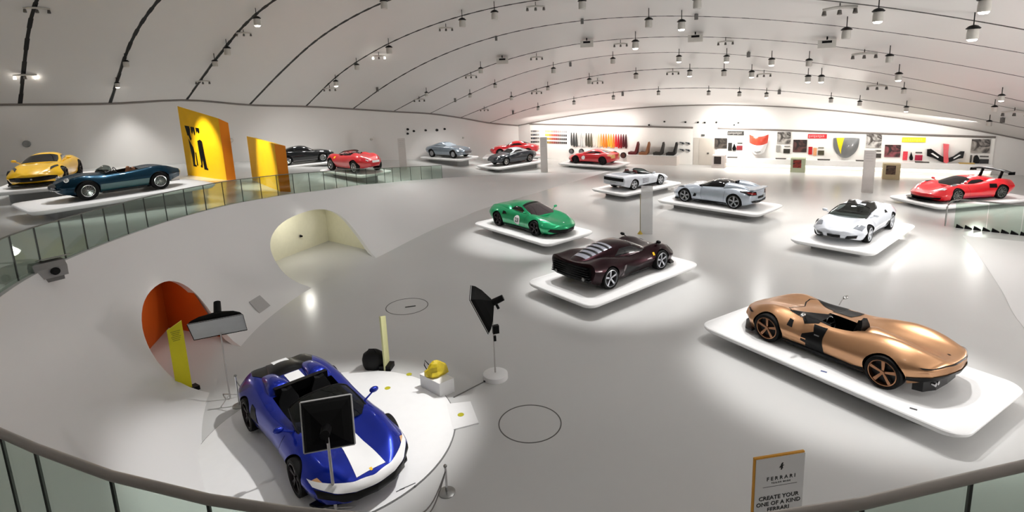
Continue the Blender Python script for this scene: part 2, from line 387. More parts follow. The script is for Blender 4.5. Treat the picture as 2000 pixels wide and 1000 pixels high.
# the ramp deck outside the crest
WP = [(16, -9), (5.5, -12.5), (2.6, -12.5), (-6, -12), (-16, -6.5), (-30, 1.5), (-46, 11), (-59, 18), (-48, 24.6), (-41.5, 28.4), (-38, 30.5), (-33.5, 33.1), (-29, 35.8), (-25, 38.1), (-21, 40.5), (-18, 42.2), (-14, 44.6), (-11, 46.4), (-6, 49.3), (-1, 52.3), (3, 54.6), (9, 51.5)]
WPc = cr([(x, y, 0) for x, y in WP], 6)
def curb(z): return min(.2, z * .25)
rs = []
for c, wp, f in zip(CREST, WPc, FOOT):
    d = Vector((c.x - f.x, c.y - f.y, 0)).normalized(); z = c.z - curb(c.z)
    i0 = c + d * .24; rs.append([Vector((i0.x + (wp.x - i0.x) * k / 6, i0.y + (wp.y - i0.y) * k / 6, z)) for k in range(7)])
mb = MB(); mb.rings(rs, False, False); ramp = struct('floor_ramp', mb, RAMPM, 30, fix=False, label='grey resin ramp descending along the left wall')
_bv = BVHTree.FromPolygons([tuple(v.co) for v in ramp.data.vertices], [tuple(p.vertices) for p in ramp.data.polygons])
def ground_z(x, y):
    h = _bv.ray_cast(Vector((x, y, 20)), Vector((0, 0, -1)))
    return max(0., h[0].z) if h[0] is not None else 0.

niche('wall_niche_orange', mid1, e1, d1, -hw1 * 1.15, hw1 * 1.0, 3.35, 2.1, [ORANGED, ORANGED, ORANGED, ORANGED, FLOORM], 'orange lined niche behind the round opening in the slope')
niche('wall_niche_cream', mid2, e2, d2, -hw2 * 1.15, hw2 * 1.08, 4.4, 2.08, [CREAM, CREAM, CREAM, CREAM, FLOORM], 'cream niche behind the long opening in the slope')

# low slope at the right hand side of the floor
FR = [(9.5, 6.6), (12.0, 9.9)] + [(gz(u, v).x, gz(u, v).y) for u, v in ((2000, 640), (1955, 565), (1912, 500), (1880, 460))]
fr_ = cr([(x, y, 0) for x, y in FR], 6)
rs = []
for i, p in enumerate(fr_):
    k = 1 - (i / (len(fr_) - 1)) ** 2
    rs.append([p + Vector((.8 * q, -.6 * q, .004 + k * (.16 * q) ** 1.6)) for q in (0, .6, 1.4, 2.6, 4., 6.)])
mb = MB(); mb.rings(rs, False, False); struct('floor_bank', mb, SLOPE, 60, fix=False, label='gently banked floor edge at the right')

# ================================================================== CARS
NX, NSEG = 64, 6
class Body:
    """lofted car body; rows (x, zb, ws, zw, w, zf, yf, zc) from nose to tail, x forward"""
    def __init__(self, rows, sweepF=.25, sweepR=.12, capF=.10, capR=.08):
        rows = sorted(rows, key=lambda r: r[0]); self.xs = [r[0] for r in rows]; self.cols = list(zip(*rows))[1:]
        self.x0, self.x1 = self.xs[0], self.xs[-1]; self.sF, self.sR, self.cF, self.cR = sweepF, sweepR, capF, capR
        self.wmax = max(self.cols[3])
        self.build()
    def par(self, x): return [herm(self.xs, c, x) for c in self.cols]
    def half(self, x):
        zb, ws, zw, w_, zf, yf, zc = self.par(x)
        P = [(0, zc), (yf * .5, zc + (zf - zc) * .42), (yf, zf), (w_, zw), (ws, zb + .13)]
        Q = [(-P[1][0], P[1][1])] + P + [(ws * .98, zb - .1)]
        out = []
        for i in range(1, 5):
            p0, p1, p2, p3 = Q[i - 1], Q[i], Q[i + 1], Q[i + 2]
            for k in range(NSEG):
                t = k / NSEG
                out.append(tuple(.5 * (2 * p1[a] + (p2[a] - p0[a]) * t + (2 * p0[a] - 5 * p1[a] + 4 * p2[a] - p3[a]) * t * t + (3 * p1[a] - p0[a] - 3 * p2[a] + p3[a]) * t ** 3) for a in (0, 1)))
        out.append(P[4]); out.append((ws - .09, zb)); out.append((0, zb)); return out
    def ring(self, x):
        h = self.half(x); return h + [(-y, z) for y, z in reversed(h[1:-1])]
    def sweep(self, x, y):
        if x > 0: return x - self.sF * (x / self.x1) ** 3 * (y / self.wmax) ** 2
        return x + self.sR * (x / self.x0) ** 3 * (-1) * -1 * (y / self.wmax) ** 2 if x < 0 else x
    def build(self):
        rs = []
        xs = [self.x0 + (self.x1 - self.x0) * (.5 - .5 * math.cos(math.pi * (.06 + .88 * k / NX)) - (.5 - .5 * math.cos(math.pi * .06))) / (math.cos(math.pi * .06)) for k in range(NX + 1)]
        def capring(x, sc, dx):
            r = self.ring(x); zs = [p[1] for p in r]; zm = (max(zs) + min(zs)) / 2
            return [(self.sweep(x + dx, y * sc), y * sc, zm + (z - zm) * sc) for y, z in r]
        for t in (.985, .8, .5, .22): rs.append(capring(self.x0, math.sin(math.acos(t)) if t < .98 else .02, -self.cR * t))
        for x in xs: rs.append([(self.sweep(x, y), y, z) for y, z in self.ring(x)])
        for t in (.22, .5, .8, .985): rs.append(capring(self.x1, math.sin(math.acos(t)) if t < .98 else .02, self.cF * t))
        self.mb = MB().rings(rs)
        self.bv = BVHTree.FromPolygons(self.mb.v, [f for f in self.mb.f])
    def hit(self, view, a, b, off):
        o, d = {'t': ((a, b, 4), (0, 0, -1)), 's': ((a, 4, b), (0, -1, 0)), 'o': ((a, -4, b), (0, 1, 0)), 'f': ((5, a, b), (-1, 0, 0)), 'r': ((-5, a, b), (1, 0, 0))}[view]
        d = Vector(d); h = self.bv.ray_cast(Vector(o), d)
        if h[0] is None:
            n = self.bv.find_nearest(Vector(o) + d * (3.1 if view in 'tso' else 2.9)); return n[0] - d * off
        n = h[1]
        if n.dot(d) > 0: n = -n
        n = (n - d * .6).normalized()
        return h[0] + n * off
    def decal(self, view, poly, off=.006, step=.07):
        bm = bmesh.new(); vs = [bm.verts.new((a, b, 0)) for a, b in poly]; bm.faces.new(vs)
        lo = [min(p[i] for p in poly) for i in (0, 1)]; hi = [max(p[i] for p in poly) for i in (0, 1)]
        for i in (0, 1):
            n = max(1, min(40, int((hi[i] - lo[i]) / step)))
            for k in range(1, n):
                co = [0, 0, 0]; co[i] = lo[i] + (hi[i] - lo[i]) * k / n; no = [0, 0, 0]; no[i] = 1
                bmesh.ops.bisect_plane(bm, geom=bm.verts[:] + bm.edges[:] + bm.faces[:], plane_co=co, plane_no=no)
        bmesh.ops.triangulate(bm, faces=[f for f in bm.faces if len(f.verts) > 4])
        bm.verts.ensure_lookup_table(); mb = MB()
        idx = {v: i for i, v in enumerate(bm.verts)}
        mb.add([self.hit(view, v.co.x, v.co.y, off) for v in bm.verts], [tuple(idx[v] for v in f.verts) for f in bm.faces]); bm.free()
        return mb
def circ(cx, cz, r, n=20, rx=None): return [(cx + (rx or r) * math.cos(2 * math.pi * k / n), cz + r * math.sin(2 * math.pi * k / n)) for k in range(n)]

_wheels = {}
def wheel_meshes(r, wd, style):
    key = (round(r, 3), round(wd, 3), style)
    if key in _wheels: return _wheels[key]
    rim_r = r * (.775 if style not in ('wire', 'classic') else .64)
    h = wd / 2
    ty = MB().lathe_y([(rim_r, -h * .9), (rim_r + .02, -h), (r * .97, -h * .92), (r, -h * .6), (r, h * .6), (r * .97, h * .92), (rim_r + .02, h), (rim_r, h * .9), (rim_r - .02, h * .6), (rim_r - .02, -h * .6)], 32)
    ty.f = ty.f[:-2]; ty.mi = ty.mi[:-2]
    n = 32; ty.rings([[ty.v[9 * n + k] for k in range(n)], [ty.v[k] for k in range(n)]], False)
    tyre = ty.mesh('wheel', RUBBER, 40)
    # outer face is +y
    rim = MB(); rim.lathe_y([(rim_r - .005, h * .4), (rim_r, h * .93), (rim_r - .018, h * .95), (rim_r - .03, h * .6), (rim_r - .03, h * .3)], 32)
    rim.f = rim.f[:-2]; rim.mi = rim.mi[:-2]
    rim.cyl((0, h * .2, 0), (0, h * .85, 0), .05, .04, 12)
    def spoke(a, w0, w1, yo=.0, r0=.03):
        c, s = math.cos(a), math.sin(a); tx = (-s, c)
        vs = []
        for rr, ww in ((r0, w0), (rim_r - .015, w1)):
            y = h * (.72 if rr < .1 else .82) + yo
            for k in (-1, 1):
                vs += [(c * rr + tx[0] * ww * k, y, s * rr + tx[1] * ww * k), (c * rr + tx[0] * ww * k * .8, y - .04, s * rr + tx[1] * ww * k * .8)]
        rim.add(vs, [(0, 2, 6, 4), (1, 5, 7, 3), (0, 4, 5, 1), (2, 3, 7, 6), (0, 1, 3, 2), (4, 6, 7, 5)])
    if style == 'five':
        for k in range(5): spoke(math.pi / 2 + 2 * math.pi * k / 5, .022, .036)
    elif style == 'double':
        for k in range(5):
            for q in (-.13, .13): spoke(math.pi / 2 + 2 * math.pi * k / 5 + q, .016, .02)
    elif style == 'ten':
        for k in range(10): spoke(2 * math.pi * k / 10, .012, .018)
    elif style == 'star':
        for k in range(5): spoke(math.pi / 2 + 2 * math.pi * k / 5, .045, .05)
    elif style == 'wire':
        for k in range(22): spoke(2 * math.pi * k / 22, .004, .006, (-.02 if k % 2 else .0))
        rim.cyl((0, h * .7, 0), (0, h * 1.05, 0), .05, .03, 10)
    elif style == 'classic':
        for k in range(8): spoke(2 * math.pi * k / 8, .03, .045)
    rm = rim.mesh('rim', [RIMSIL], 35)
    disc = MB().lathe_y([(.01, h * .25), (rim_r - .02, h * .25), (rim_r - .02, h * .1), (.01, h * .1)], 24).mesh('brake_disc', mat('brake_dark', '1e1d1e', .5, .3, noise=.1))
    _wheels[key] = (tyre, rm, disc); return _wheels[key]

def panel_from(fn, nu, nv, thick=.004):
    return MB().grid(fn, nu, nv)
class Cabin:
    """glazed bubble; rows (x, ztop, W), base height zb"""
    def __init__(self, rows, zb, n=2.6, yc=0.):
        rows = sorted(rows, key=lambda r: r[0]); self.xs = [r[0] for r in rows]; self.zt = [r[1] for r in rows]; self.w = [r[2] for r in rows]; self.zb, self.n, self.yc = zb, n, yc
    def pt(self, x, phi, off=0.):
        x = max(self.xs[0], min(self.xs[-1], x))
        W, zt = herm(self.xs, self.w, x), herm(self.xs, self.zt, x); h = max(zt - self.zb, .002); e = 2 / self.n
        c, s = math.cos(phi), math.sin(phi)
        return Vector((x, self.yc + math.copysign(abs(c) ** e, c) * (W + off), self.zb + abs(s) ** e * (h + off)))
    def solid(self):
        rs = []
        N = 40
        for k in range(N + 1):
            x = self.xs[0] + (self.xs[-1] - self.xs[0]) * k / N
            rs.append([self.pt(x, math.pi * j / 26) for j in range(27)] + [Vector((x, self.yc, self.zb))])
        return MB().rings(rs)
    def panel(self, c, off=.006, nu=10, nv=12):       # c: four corners (x, phi/pi) as a quad
        def fn(i, j):
            a = [c[0][k] * (1 - i) * (1 - j) + c[1][k] * i * (1 - j) + c[2][k] * i * j + c[3][k] * (1 - i) * j for k in (0, 1)]
            p = self.pt(a[0], a[1] * math.pi); q = self.pt(a[0], a[1] * math.pi, .02)
            du = self.pt(a[0] + .01, a[1] * math.pi) - self.pt(a[0] - .01, a[1] * math.pi); dv = self.pt(a[0], a[1] * math.pi + .01) - self.pt(a[0], a[1] * math.pi - .01)
            n = du.cross(dv)
            n = n.normalized() if n.length > 1e-9 else Vector((0, 0, 1))
            if n.dot(p - Vector((p.x, self.yc, self.zb - .3))) < 0: n = -n
            return p + n * off
        return MB().grid(fn, nu, nv)

def make_seat(col):
    prof = [(.28, .0), (.30, .12), (.24, .17), (-.12, .13), (-.2, .2), (-.34, .66), (-.36, .82), (-.44, .84), (-.47, .70), (-.36, .1), (-.26, .0)]
    mb = MB(); ys = [-.24, -.2, 0, .2, .24]
    rs = []
    for y in ys:
        k = .9 if abs(y) > .22 else 1.; dz = .035 if .15 < abs(y) else 0
        rs.append([(x, y * (1 - .45 * max(0, (z - .62)) / .2), z * k + (dz if z > .1 else 0)) for x, z in prof])
    mb.rings(rs); return mb

def car(name, label, front, rear, zdeck, side, sp, cat='car', scale=None, group=None):
    """front / rear: contact points of the wheels on the side that shows (side 'L' or 'R' of the car)"""
    Fp, Rp = (gz(*front, zdeck), gz(*rear, zdeck)) if len(front) == 2 else (Vector(front), Vector(rear))
    hd = (Fp - Rp); hd.z = 0; hd.normalize(); left = Vector((-hd.y, hd.x, 0))
    half = sp['track'] / 2 + sp['tw'] / 2
    mid = (Fp + Rp) / 2 + (left * -half if side == 'L' else left * half)
    root = thing(name, label, cat, (mid.x, mid.y, zdeck + .002), math.atan2(hd.y, hd.x), group)
    if scale: root.scale = (scale,) * 3
    B = Body(sp['rows'], *sp.get('ends', (.25, .12, .10, .08)))
    pm_ = sp['paint']; wb = sp['wb']; rf, rr_ = sp['r']
    me = B.mb.mesh('body', [pm_, SATIN]); body = put('body', me, root)
    cut = MB()
    for x, r in ((wb / 2, rf), (-wb / 2, rr_)):
        for s in (1, -1):
            cut.cyl((x, s * .58, r), (x, s * 1.5, r), r + sp.get('gap', .045), n=32)
    for poly, z0, z1 in sp.get('cockpit', []): cut.prism(poly, z0, z1)
    boolean(body, cut.mesh('cut', [SATIN, SATIN]), True)
    body.data.shade_smooth(); body.data.set_sharp_from_angle(angle=math.radians(38))
    # wheels
    rimm = sp.get('rim', RIMSIL)
    for x, r, tw in ((wb / 2, rf, sp['tw']), (-wb / 2, rr_, sp['tw'] * sp.get('rw', 1.15))):
        ty, rm, dk = wheel_meshes(r, tw, sp.get('style', 'five'))
        if rimm is not RIMSIL:
            k2 = (rm.name, rimm.name)
            if k2 not in _wheels:
                q = rm.copy(); q.materials.clear(); q.materials.append(rimm); _wheels[k2] = q
            rm = _wheels[k2]
        for s in (1, -1):
            w_ = put('wheel', ty, root, (x, s * sp['track'] / 2, r)); w_.rotation_euler = (0, 0, 0 if s > 0 else math.pi)
            put('rim', rm, w_); put('brake_disc', dk, w_)
    # cabin
    if 'cabin' in sp:
        c = sp['cabin']; cb = Cabin(c['rows'], c['zb'], c.get('n', 2.6))
        if c.get('solid', True): cb.solid().build('cabin_shell', c.get('mat', pm_), root, 40)
        for nm, quad, m_, mir in c['panels']:
            p = cb.panel(quad, c.get('off', .006) + (.014 if nm in ('louvre', 'roof_edge') else 0)).build(nm, m_, root, 60, fix=True)
            if mir: cb.panel([(x, 1 - f) for x, f in quad]).build(nm, m_, root, 60)
            if nm == 'windshield' and not c.get('solid', True):
                edge = [cb.pt(quad[0][0] + (quad[1][0] - quad[0][0]) * i / 8, math.pi * (quad[0][1] + (quad[1][1] - quad[0][1]) * i / 8)) for i in range(9)] \
                    + [cb.pt(quad[1][0] + (quad[2][0] - quad[1][0]) * i / 12, math.pi * (quad[1][1] + (quad[2][1] - quad[1][1]) * i / 12)) for i in range(1, 13)] \
                    + [cb.pt(quad[2][0] + (quad[3][0] - quad[2][0]) * i / 8, math.pi * (quad[2][1] + (quad[3][1] - quad[2][1]) * i / 8)) for i in range(1, 9)]
                MB().tube(edge, c.get('frame_r', .022), 6).build('windshield_frame', c.get('frame', SATIN), root, 50)
    for d in sp.get('decals', []):
        nm, m_, view, poly = d[:4]; kw = d[4] if len(d) > 4 else {}
        mir = kw.get('mir', True)
        vs = [(view, poly)]
        if mir:
            if view == 's': vs.append(('o', poly))
            elif view == 't': vs.append(('t', [(x, -y) for x, y in poly]))
            else: vs.append((view, [(-y, z) for y, z in poly]))
        for vw, pl in vs:
            ob = B.decal(vw, pl, kw.get('off', .008) + (.008 if vw in 'fr' else 0), kw.get('step', .035 if vw in 'fr' else .06)).build(nm, m_, root, 60)
            if 'lab' in kw: ob['label'] = kw['lab']
    for fn in sp.get('extra', []): fn(root, B, sp)
    if 'tray' not in sp:
        xf, xr = wb / 2 - rf - .1, -wb / 2 + rr_ + .1; yw = B.par(0)[1] - .07
        MB().prism([(xf, -yw), (xf, yw), (xr, yw), (xr, -yw)], .10 if B.par(0)[0] < .18 else .15, B.par(0)[0] + .03).build('undertray_shade', SATIN, root)  # black tray, also put in for the shade under the car
    # mirrors
    if 'mirror' in sp:
        mx, my, mz, mm = sp['mirror']
        for s in (1, -1):
            mb = MB(); mb.ell((mx - .02, s * (my + .09), mz - .01), (.06, .10, .06), 12, 8); mb.cyl((mx + .03, s * (my - .2), mz - .16), (mx, s * (my + .04), mz - .04), .024, .016, 6)
            mb.build('mirror', mm or pm_, root, 50)
    return root, B

# reusable extras
def seats(spots, m_, z=.28, k=1.):
    def f(root, B, sp):
        for x, y in spots:
            mb = make_seat(0); mb.v = [(x + a * k, y + b * k, z + c * k) for a, b, c in mb.v]; mb.build('seat', m_, root, 35)
    return f
def steer(x, y, z):
    def f(root, B, sp):
        pts = [(x + .06 * math.sin(t) * .8, y + .17 * math.cos(t), z + .16 * math.sin(t)) for t in [2 * math.pi * k / 20 for k in range(20)]]
        mb = MB().tube(pts, .014, 6, closed=True); mb.cyl((x, y - .16, z), (x, y + .16, z), .012, n=6); mb.cyl((x + .2, y, z - .04), (x, y, z), .03, n=8); mb.build('steering_wheel', SATIN, root, 50)
    return f
def dash(x, hw, z, d=.25, m_=None):
    def f(root, B, sp):
        prof = [(x - d, z - .25), (x - d, z - .04), (x - d * .7, z + .01), (x, z + .02), (x + .12, z - .02), (x + .12, z - .25)]
        MB().prism_xz(prof, -hw, hw).build('dashboard', m_ or INTER, root, 40)
    return f
def hump(x0, x1, y, wd, z0, h, m_, nm='head_fairing', peak=.22, one=False):
    def f(root, B, sp):
        for s in ((1, -1) if y and not one else (1,)):
            rs = []
            for k in range(15):
                t = k / 14; x = x0 + (x1 - x0) * t
                a = (math.sin(math.pi * .5 * min(1, t / peak)) if t < peak else math.cos(math.pi * .5 * (t - peak) / (1 - peak))) ** .7 if 0 < t < 1 else .02
                zz = z0[0] + (z0[1] - z0[0]) * t
                ww = wd * (1 if t < peak else 1 - .5 * (t - peak))
                rs.append([(x, s * y + ww * math.cos(math.pi * j / 12), zz + h * a * math.sin(math.pi * j / 12)) for j in range(13)] + [(x, s * y, zz - .04)])
            MB().rings(rs).build(nm, m_, root, 50)
    return f
def pipes(x, ys, z, r=.05, m_=None):
    def f(root, B, sp):
        for y in ys:
            MB().cyl((x + .2, y, z), (x - .03, y, z), r, n=14).build('exhaust_pipe', m_ or CHROME, root, 40)
    return f
def splitter(poly, z0, z1, nm='front_splitter', m_=None):
    def f(root, B, sp):
        pl = poly + [(x, -y) for x, y in reversed(poly)]
        MB().prism(pl, z0, z1).build(nm, m_ or SATIN, root)
    return f
def bars(nm, m_, lst, r=.012):
    def f(root, B, sp):
        for pts in lst: MB().tube(pts, r, 6).build(nm, m_, root, 50)
    return f
def boxes(nm, m_, lst):
    def f(root, B, sp):
        for c, s in lst: MB().box(c, s).build(nm, m_, root)
    return f

P_BLUE = paint('paint_blue', '08259a', .6, .26, .5); P_GOLD = mat('paint_gold', 'bf916b', .33, .82, .2, .5, .04, 3.)
P_PURP = paint('paint_plum', '1f070e', .75, .28, .25); P_GREEN = paint('paint_green', '0a9660', .5, .3, .6)
P_WHITE = paint('paint_white', 'd2d7df', 0., .3); P_SILV = paint('paint_silver', 'aab3be', .25, .3)
P_RED = paint('paint_red', 'd0101e', 0., .3); P_RED2 = paint('paint_dark_red', 'c4101f', .0, .3); P_YEL = paint('paint_yellow', 'f0bc00', 0., .3)
P_TEAL = paint('paint_teal', '072c3e', .5, .25, .3); P_BLK = paint('paint_black', '06090d', .0, .22, .7)
P_GRY = paint('paint_steel_blue', '78848f', .5, .3); P_DGRY = paint('paint_slate', '1e242b', .1, .28, .8)
CLOTH = mat('seat_red', '5a1014', .6, noise=.1)

# ---------------------------------------------------------------- body tables  (x, zb, ws, zw, w, zf, yf, zc)
MID = [(2.42, .20, .62, .42, .70, .52, .40, .53), (2.25, .16, .82, .44, .88, .58, .56, .58), (1.95, .14, .90, .50, .95, .70, .66, .63), (1.33, .14, .92, .56, .98, .82, .72, .70),
       (.8, .14, .90, .55, .965, .84, .72, .79), (0., .14, .88, .5, .94, .80, .80, .84), (-.7, .14, .91, .56, .97, .87, .80, .92), (-1.33, .14, .95, .62, 1.0, .93, .74, .95), (-1.85, .18, .92, .64, .97, .91, .68, .93), (-2.15, .28, .84, .62, .90, .87, .62, .89)]
FRONT = [(2.32, .22, .60, .42, .68, .56, .36, .58), (2.12, .16, .82, .45, .90, .66, .55, .67), (1.8, .15, .90, .52, .955, .76, .64, .77), (1.36, .15, .92, .58, .97, .86, .68, .86),
         (.8, .15, .90, .56, .95, .88, .70, .92), (0., .15, .88, .52, .93, .86, .80, .95), (-.7, .15, .91, .58, .95, .90, .80, .97), (-1.36, .15, .95, .66, .985, .97, .72, .99), (-1.85, .20, .92, .68, .95, .95, .66, .98), (-2.2, .30, .82, .66, .86, .90, .60, .93)]
BARC = [(1.92, .38, .30, .52, .36, .60, .18, .63), (1.78, .26, .50, .52, .58, .70, .36, .68), (1.5, .22, .62, .54, .72, .80, .52, .74), (1.12, .22, .66, .56, .77, .84, .56, .80),
        (.6, .20, .68, .55, .76, .80, .54, .86), (0., .20, .68, .54, .76, .78, .62, .88), (-.5, .20, .68, .55, .76, .82, .60, .88), (-1.12, .22, .68, .58, .78, .88, .54, .86), (-1.55, .26, .60, .58, .70, .82, .46, .80), (-1.95, .36, .34, .54, .42, .66, .24, .68)]
CLGT = [(2.12, .34, .56, .52, .64, .64, .36, .64), (1.95, .26, .70, .54, .76, .74, .48, .72), (1.62, .22, .76, .56, .82, .82, .56, .80), (1.25, .21, .78, .58, .84, .86, .58, .85),
        (.7, .20, .78, .58, .83, .88, .60, .92), (0., .20, .78, .58, .83, .88, .72, .94), (-.7, .20, .79, .60, .84, .90, .72, .95), (-1.25, .22, .80, .62, .86, .92, .64, .94), (-1.7, .28, .76, .64, .82, .90, .56, .90), (-2.1, .38, .66, .64, .70, .82, .48, .84)]
def mod(rows, sx=1., sy=1., sz=1., dz=0.): return [(x * sx, zb, ws * sy, zw * sz, w_ * sy, zf * sz + dz, yf * sy, zc * sz + dz) for x, zb, ws, zw, w_, zf, yf, zc in rows]
PANEL_WS = lambda x0, x1: ('windshield', [(x0, .24), (x1, .30), (x1, .70), (x0, .76)], DGLASS, False)

# ---------------------------------------------------------------- platforms
plat_meshes = {}
def platform(cx, cy, rz, z_top, label, L=5.6, W=2.95, group='car platforms', thick=.16, base_inset=.75):
    g = ground_z(cx, cy); root = thing('display_platform', label, 'platform', (cx, cy, g), rz, group); h = z_top - g
    rs = []
    for a, z in ((-.10, h - thick), (-.015, h - thick * .55), (0, h - thick * .3), (0, h - .02), (-.02, h)):
        rs.append([(x, y, z) for x, y in rrect(L / 2 + a, W / 2 + a, .38 + a * .5, 7)])
    MB().rings(rs).build('slab', PLAT, root, 40)
    lo = -.3 if g > .05 else 0.
    MB().prism(rrect(L / 2 - base_inset, W / 2 - base_inset * .75, .2, 4), lo, h - thick + .01).build('base', PLATB, root, 40)
    return root
def plat_for(root, z, label, **k):
    return platform(root.location.x, root.location.y, root.rotation_euler.z, z, label, **k)
Zp = .45
def pick(rows, panels, zb, **k): return dict(rows=rows, zb=zb, panels=panels, **k)

# ---- blue spider with white stripes on the turntable
sp = dict(rows=MID, wb=2.65, track=1.68, tw=.28, r=(.345, .355), paint=P_BLUE, style='double', rim=RIMDRK, ends=(.34, .12, .12, .08),
    cockpit=[([(.42, -.62), (.42, .62), (-.62, .62), (-.74, .0), (-.62, -.62)], .36, 1.6)], mirror=(.72, .86, .98, P_BLUE),
    cabin=dict(rows=[(1.12, .80, .72), (.75, .96, .74), (.3, 1.13, .69), (0., 1.18, .64)], zb=.74, n=2.7, solid=False, frame=SATIN, panels=[('windshield', [(1.08, .16), (.22, .2), (.22, .8), (1.08, .84)], TGLASS, False)]),
    extra=[seats([(-.22, .34), (-.22, -.34)], INTER, .22, .92), steer(.1, .34, .78), dash(.42, .6, .84), hump(-.66, -1.6, .42, .24, (.88, .92), .20, P_BLUE), boxes('rear_bulkhead', SATIN, [((-.70, 0, .93), (.12, 1.1, .2))]),
           splitter([(2.30, 0), (2.26, .4), (2.02, .86), (1.85, .93), (1.85, 0)], .10, .14), pipes(-2.16, (.16, -.16), .58, .06),
           hump(-1.3, -2.12, 0, .42, (.93, .9), .10, SATIN, 'engine_cover', .3)],
    decals=[('hood_stripe', WHT, 't', [(1.0, -.15), (1.7, -.19), (2.34, -.27), (2.34, .27), (1.7, .19), (1.0, .15)], dict(mir=False)),
            ('nose_band', WHT, 'f', [(0, .41), (.35, .415), (.66, .44), (.88, .50), (.90, .57), (.66, .545), (.35, .53), (0, .525)], {}),
            ('front_intake', BLACK, 'f', [(0, .24), (.55, .26), (.84, .33), (.88, .48), (.66, .43), (.35, .405), (0, .40)], {}),
            ('headlamp', mat('lamp_amber', 'd8a878', .15, 0, 1., noise=.1), 't', [(2.06, .74), (1.98, .86), (1.86, .90), (1.94, .78)], dict(off=.012)),
            ('deck_stripe', WHT, 't', [(-.82, -.16), (-1.28, -.16), (-1.28, .16), (-.82, .16)], dict(mir=False, off=.012)),
            ('tail_stripe', WHT, 't', [(-1.82, -.17), (-2.1, -.17), (-2.1, .17), (-1.82, .17)], dict(mir=False, off=.045)),
            ('rear_grille', SATIN, 't', [(-1.42, 0), (-1.42, .52), (-1.78, .66), (-2.1, .60), (-2.1, 0)], dict(off=.009)),
            ('tail_panel', SATIN, 'r', [(0, .46), (.7, .48), (.74, .76), (0, .80)], {}), ('tail_lamp', REDL, 'r', [(.32, .70), (.66, .70), (.66, .77), (.32, .77)], dict(off=.012)),
            ('side_intake', BLACK, 's', [(-.55, .50), (-.95, .48), (-.98, .74), (-.8, .72)], {}), ('sill', WHT, 's', [(.75, .20), (-.8, .20), (-.8, .24), (.75, .24)], {}),
            ('door_line', BLACK, 's', [(.55, .25), (.56, .25), (.62, .76), (.61, .76)], dict(off=.003)), ('bonnet_badge', YEL, 't', [(2.3, -.025), (2.36, -.02), (2.36, .02), (2.3, .025)], dict(mir=False, off=.012))])
blue_car, _ = car('sports_car', 'glossy blue open spider with white stripes on the round turntable', (576, 968), (487, 842), .03, 'R', sp)

# ---- gold speedster
GOLD = [(2.28, .22, .58, .42, .68, .54, .4, .55), (2.08, .16, .84, .45, .90, .65, .58, .63), (1.75, .15, .92, .52, .96, .80, .66, .71), (1.36, .15, .93, .58, .985, .89, .66, .77), (.8, .15, .90, .56, .95, .85, .62, .86),
        (.2, .15, .88, .52, .92, .82, .72, .90), (-.4, .15, .90, .55, .94, .86, .70, .88), (-.9, .15, .94, .6, .98, .97, .64, .85), (-1.36, .16, .96, .66, 1.0, 1.02, .64, .82), (-1.85, .26, .92, .70, .96, .96, .60, .82), (-2.28, .46, .78, .70, .84, .83, .50, .81)]
sp = dict(rows=GOLD, wb=2.72, track=1.70, tw=.28, r=(.355, .365), paint=P_GOLD, style='five', rim=RIMBRZ, ends=(.30, .26, .12, .10),
    cockpit=[([(.30, .04), (.30, .60), (-.1, .68), (-.55, .64), (-.74, .40), (-.66, .08)], .36, 1.6)],
    extra=[seats([(-.2, .36)], INTER), steer(.1, .36, .78), hump(-.66, -1.95, .34, .26, (.84, .80), .20, P_GOLD, 'head_fairing', .12, True), splitter([(-1.85, 0), (-1.85, .80), (-2.02, .74), (-2.14, .45), (-2.16, 0)], .16, .46, 'rear_diffuser'),
           bars('mirror_stalk', CHROME, [[(.5, -.72, .84), (.48, -.84, .98), (.46, -.9, 1.0)], [(.5, .72, .84), (.48, .84, .98), (.46, .9, 1.0)]], .016),
           lambda root, B, sp: [MB().ell((.46, s * .93, 1.02), (.05, .11, .05), 10, 6).build('mirror', STEEL, root, 50) for s in (1, -1)],
           pipes(-2.13, (.52, .40, -.40, -.52), .31, .045), splitter([(2.36, 0), (2.28, .5), (2.0, .92), (1.8, .94), (1.8, 0)], .10, .15)],
    decals=[('door_band', BLACK, 's', [(.40, .20), (-.06, .20), (-.02, .60), (-.06, .86), (.30, .86), (.22, .66), (.46, .55), (.50, .36), (.38, .33)], {}),
            ('door_handle', CHROME, 's', [(.18, .60), (.06, .60), (.06, .625), (.18, .625)], dict(off=.02)), ('vent_blade', P_GOLD, 's', [(.56, .44), (.36, .43), (.36, .455), (.56, .465)], dict(off=.012)),
            ('cowl_trim', BLACK, 't', [(1.0, .60), (.62, .30), (.2, .10), (.2, .70), (.5, .78), (.62, .66)], dict(off=.008)),
            ('tonneau_panel', SATIN, 't', [(.32, -.08), (.28, -.56), (-.18, -.60), (-.12, -.10)], dict(mir=False, off=.008)),
            ('bonnet_line', BLACK, 't', [(.98, 0), (1.12, .28), (1.12, .46), (.92, .62), (.90, .62), (1.09, .45), (1.09, .29), (.95, 0)], dict(off=.004)),
            ('side_vent', BLACK, 's', [(.86, .62), (.72, .60), (.76, .74), (.86, .76)], {}), ('under_sill', SATIN, 's', [(1.0, .17), (-.98, .17), (-.95, .30), (-.7, .235), (1.0, .235)], {}),
            ('tail_line', BLACK, 'r', [(0, .755), (.5, .75), (.86, .70), (.88, .715), (.5, .77), (0, .778)], {}), ('diffuser', SATIN, 'r', [(0, .40), (.55, .40), (.90, .36), (.92, .44), (.7, .55), (.4, .58), (0, .58)], {}),
            ('headlamp', BLACK, 'f', [(.52, .52), (.80, .56), (.82, .60), (.55, .57)], dict(off=.01)), ('tail_badge', BLACK, 't', [(-2.1, .012), (-2.16, .02), (-2.18, -.01), (-2.12, -.02)], dict(mir=False))])
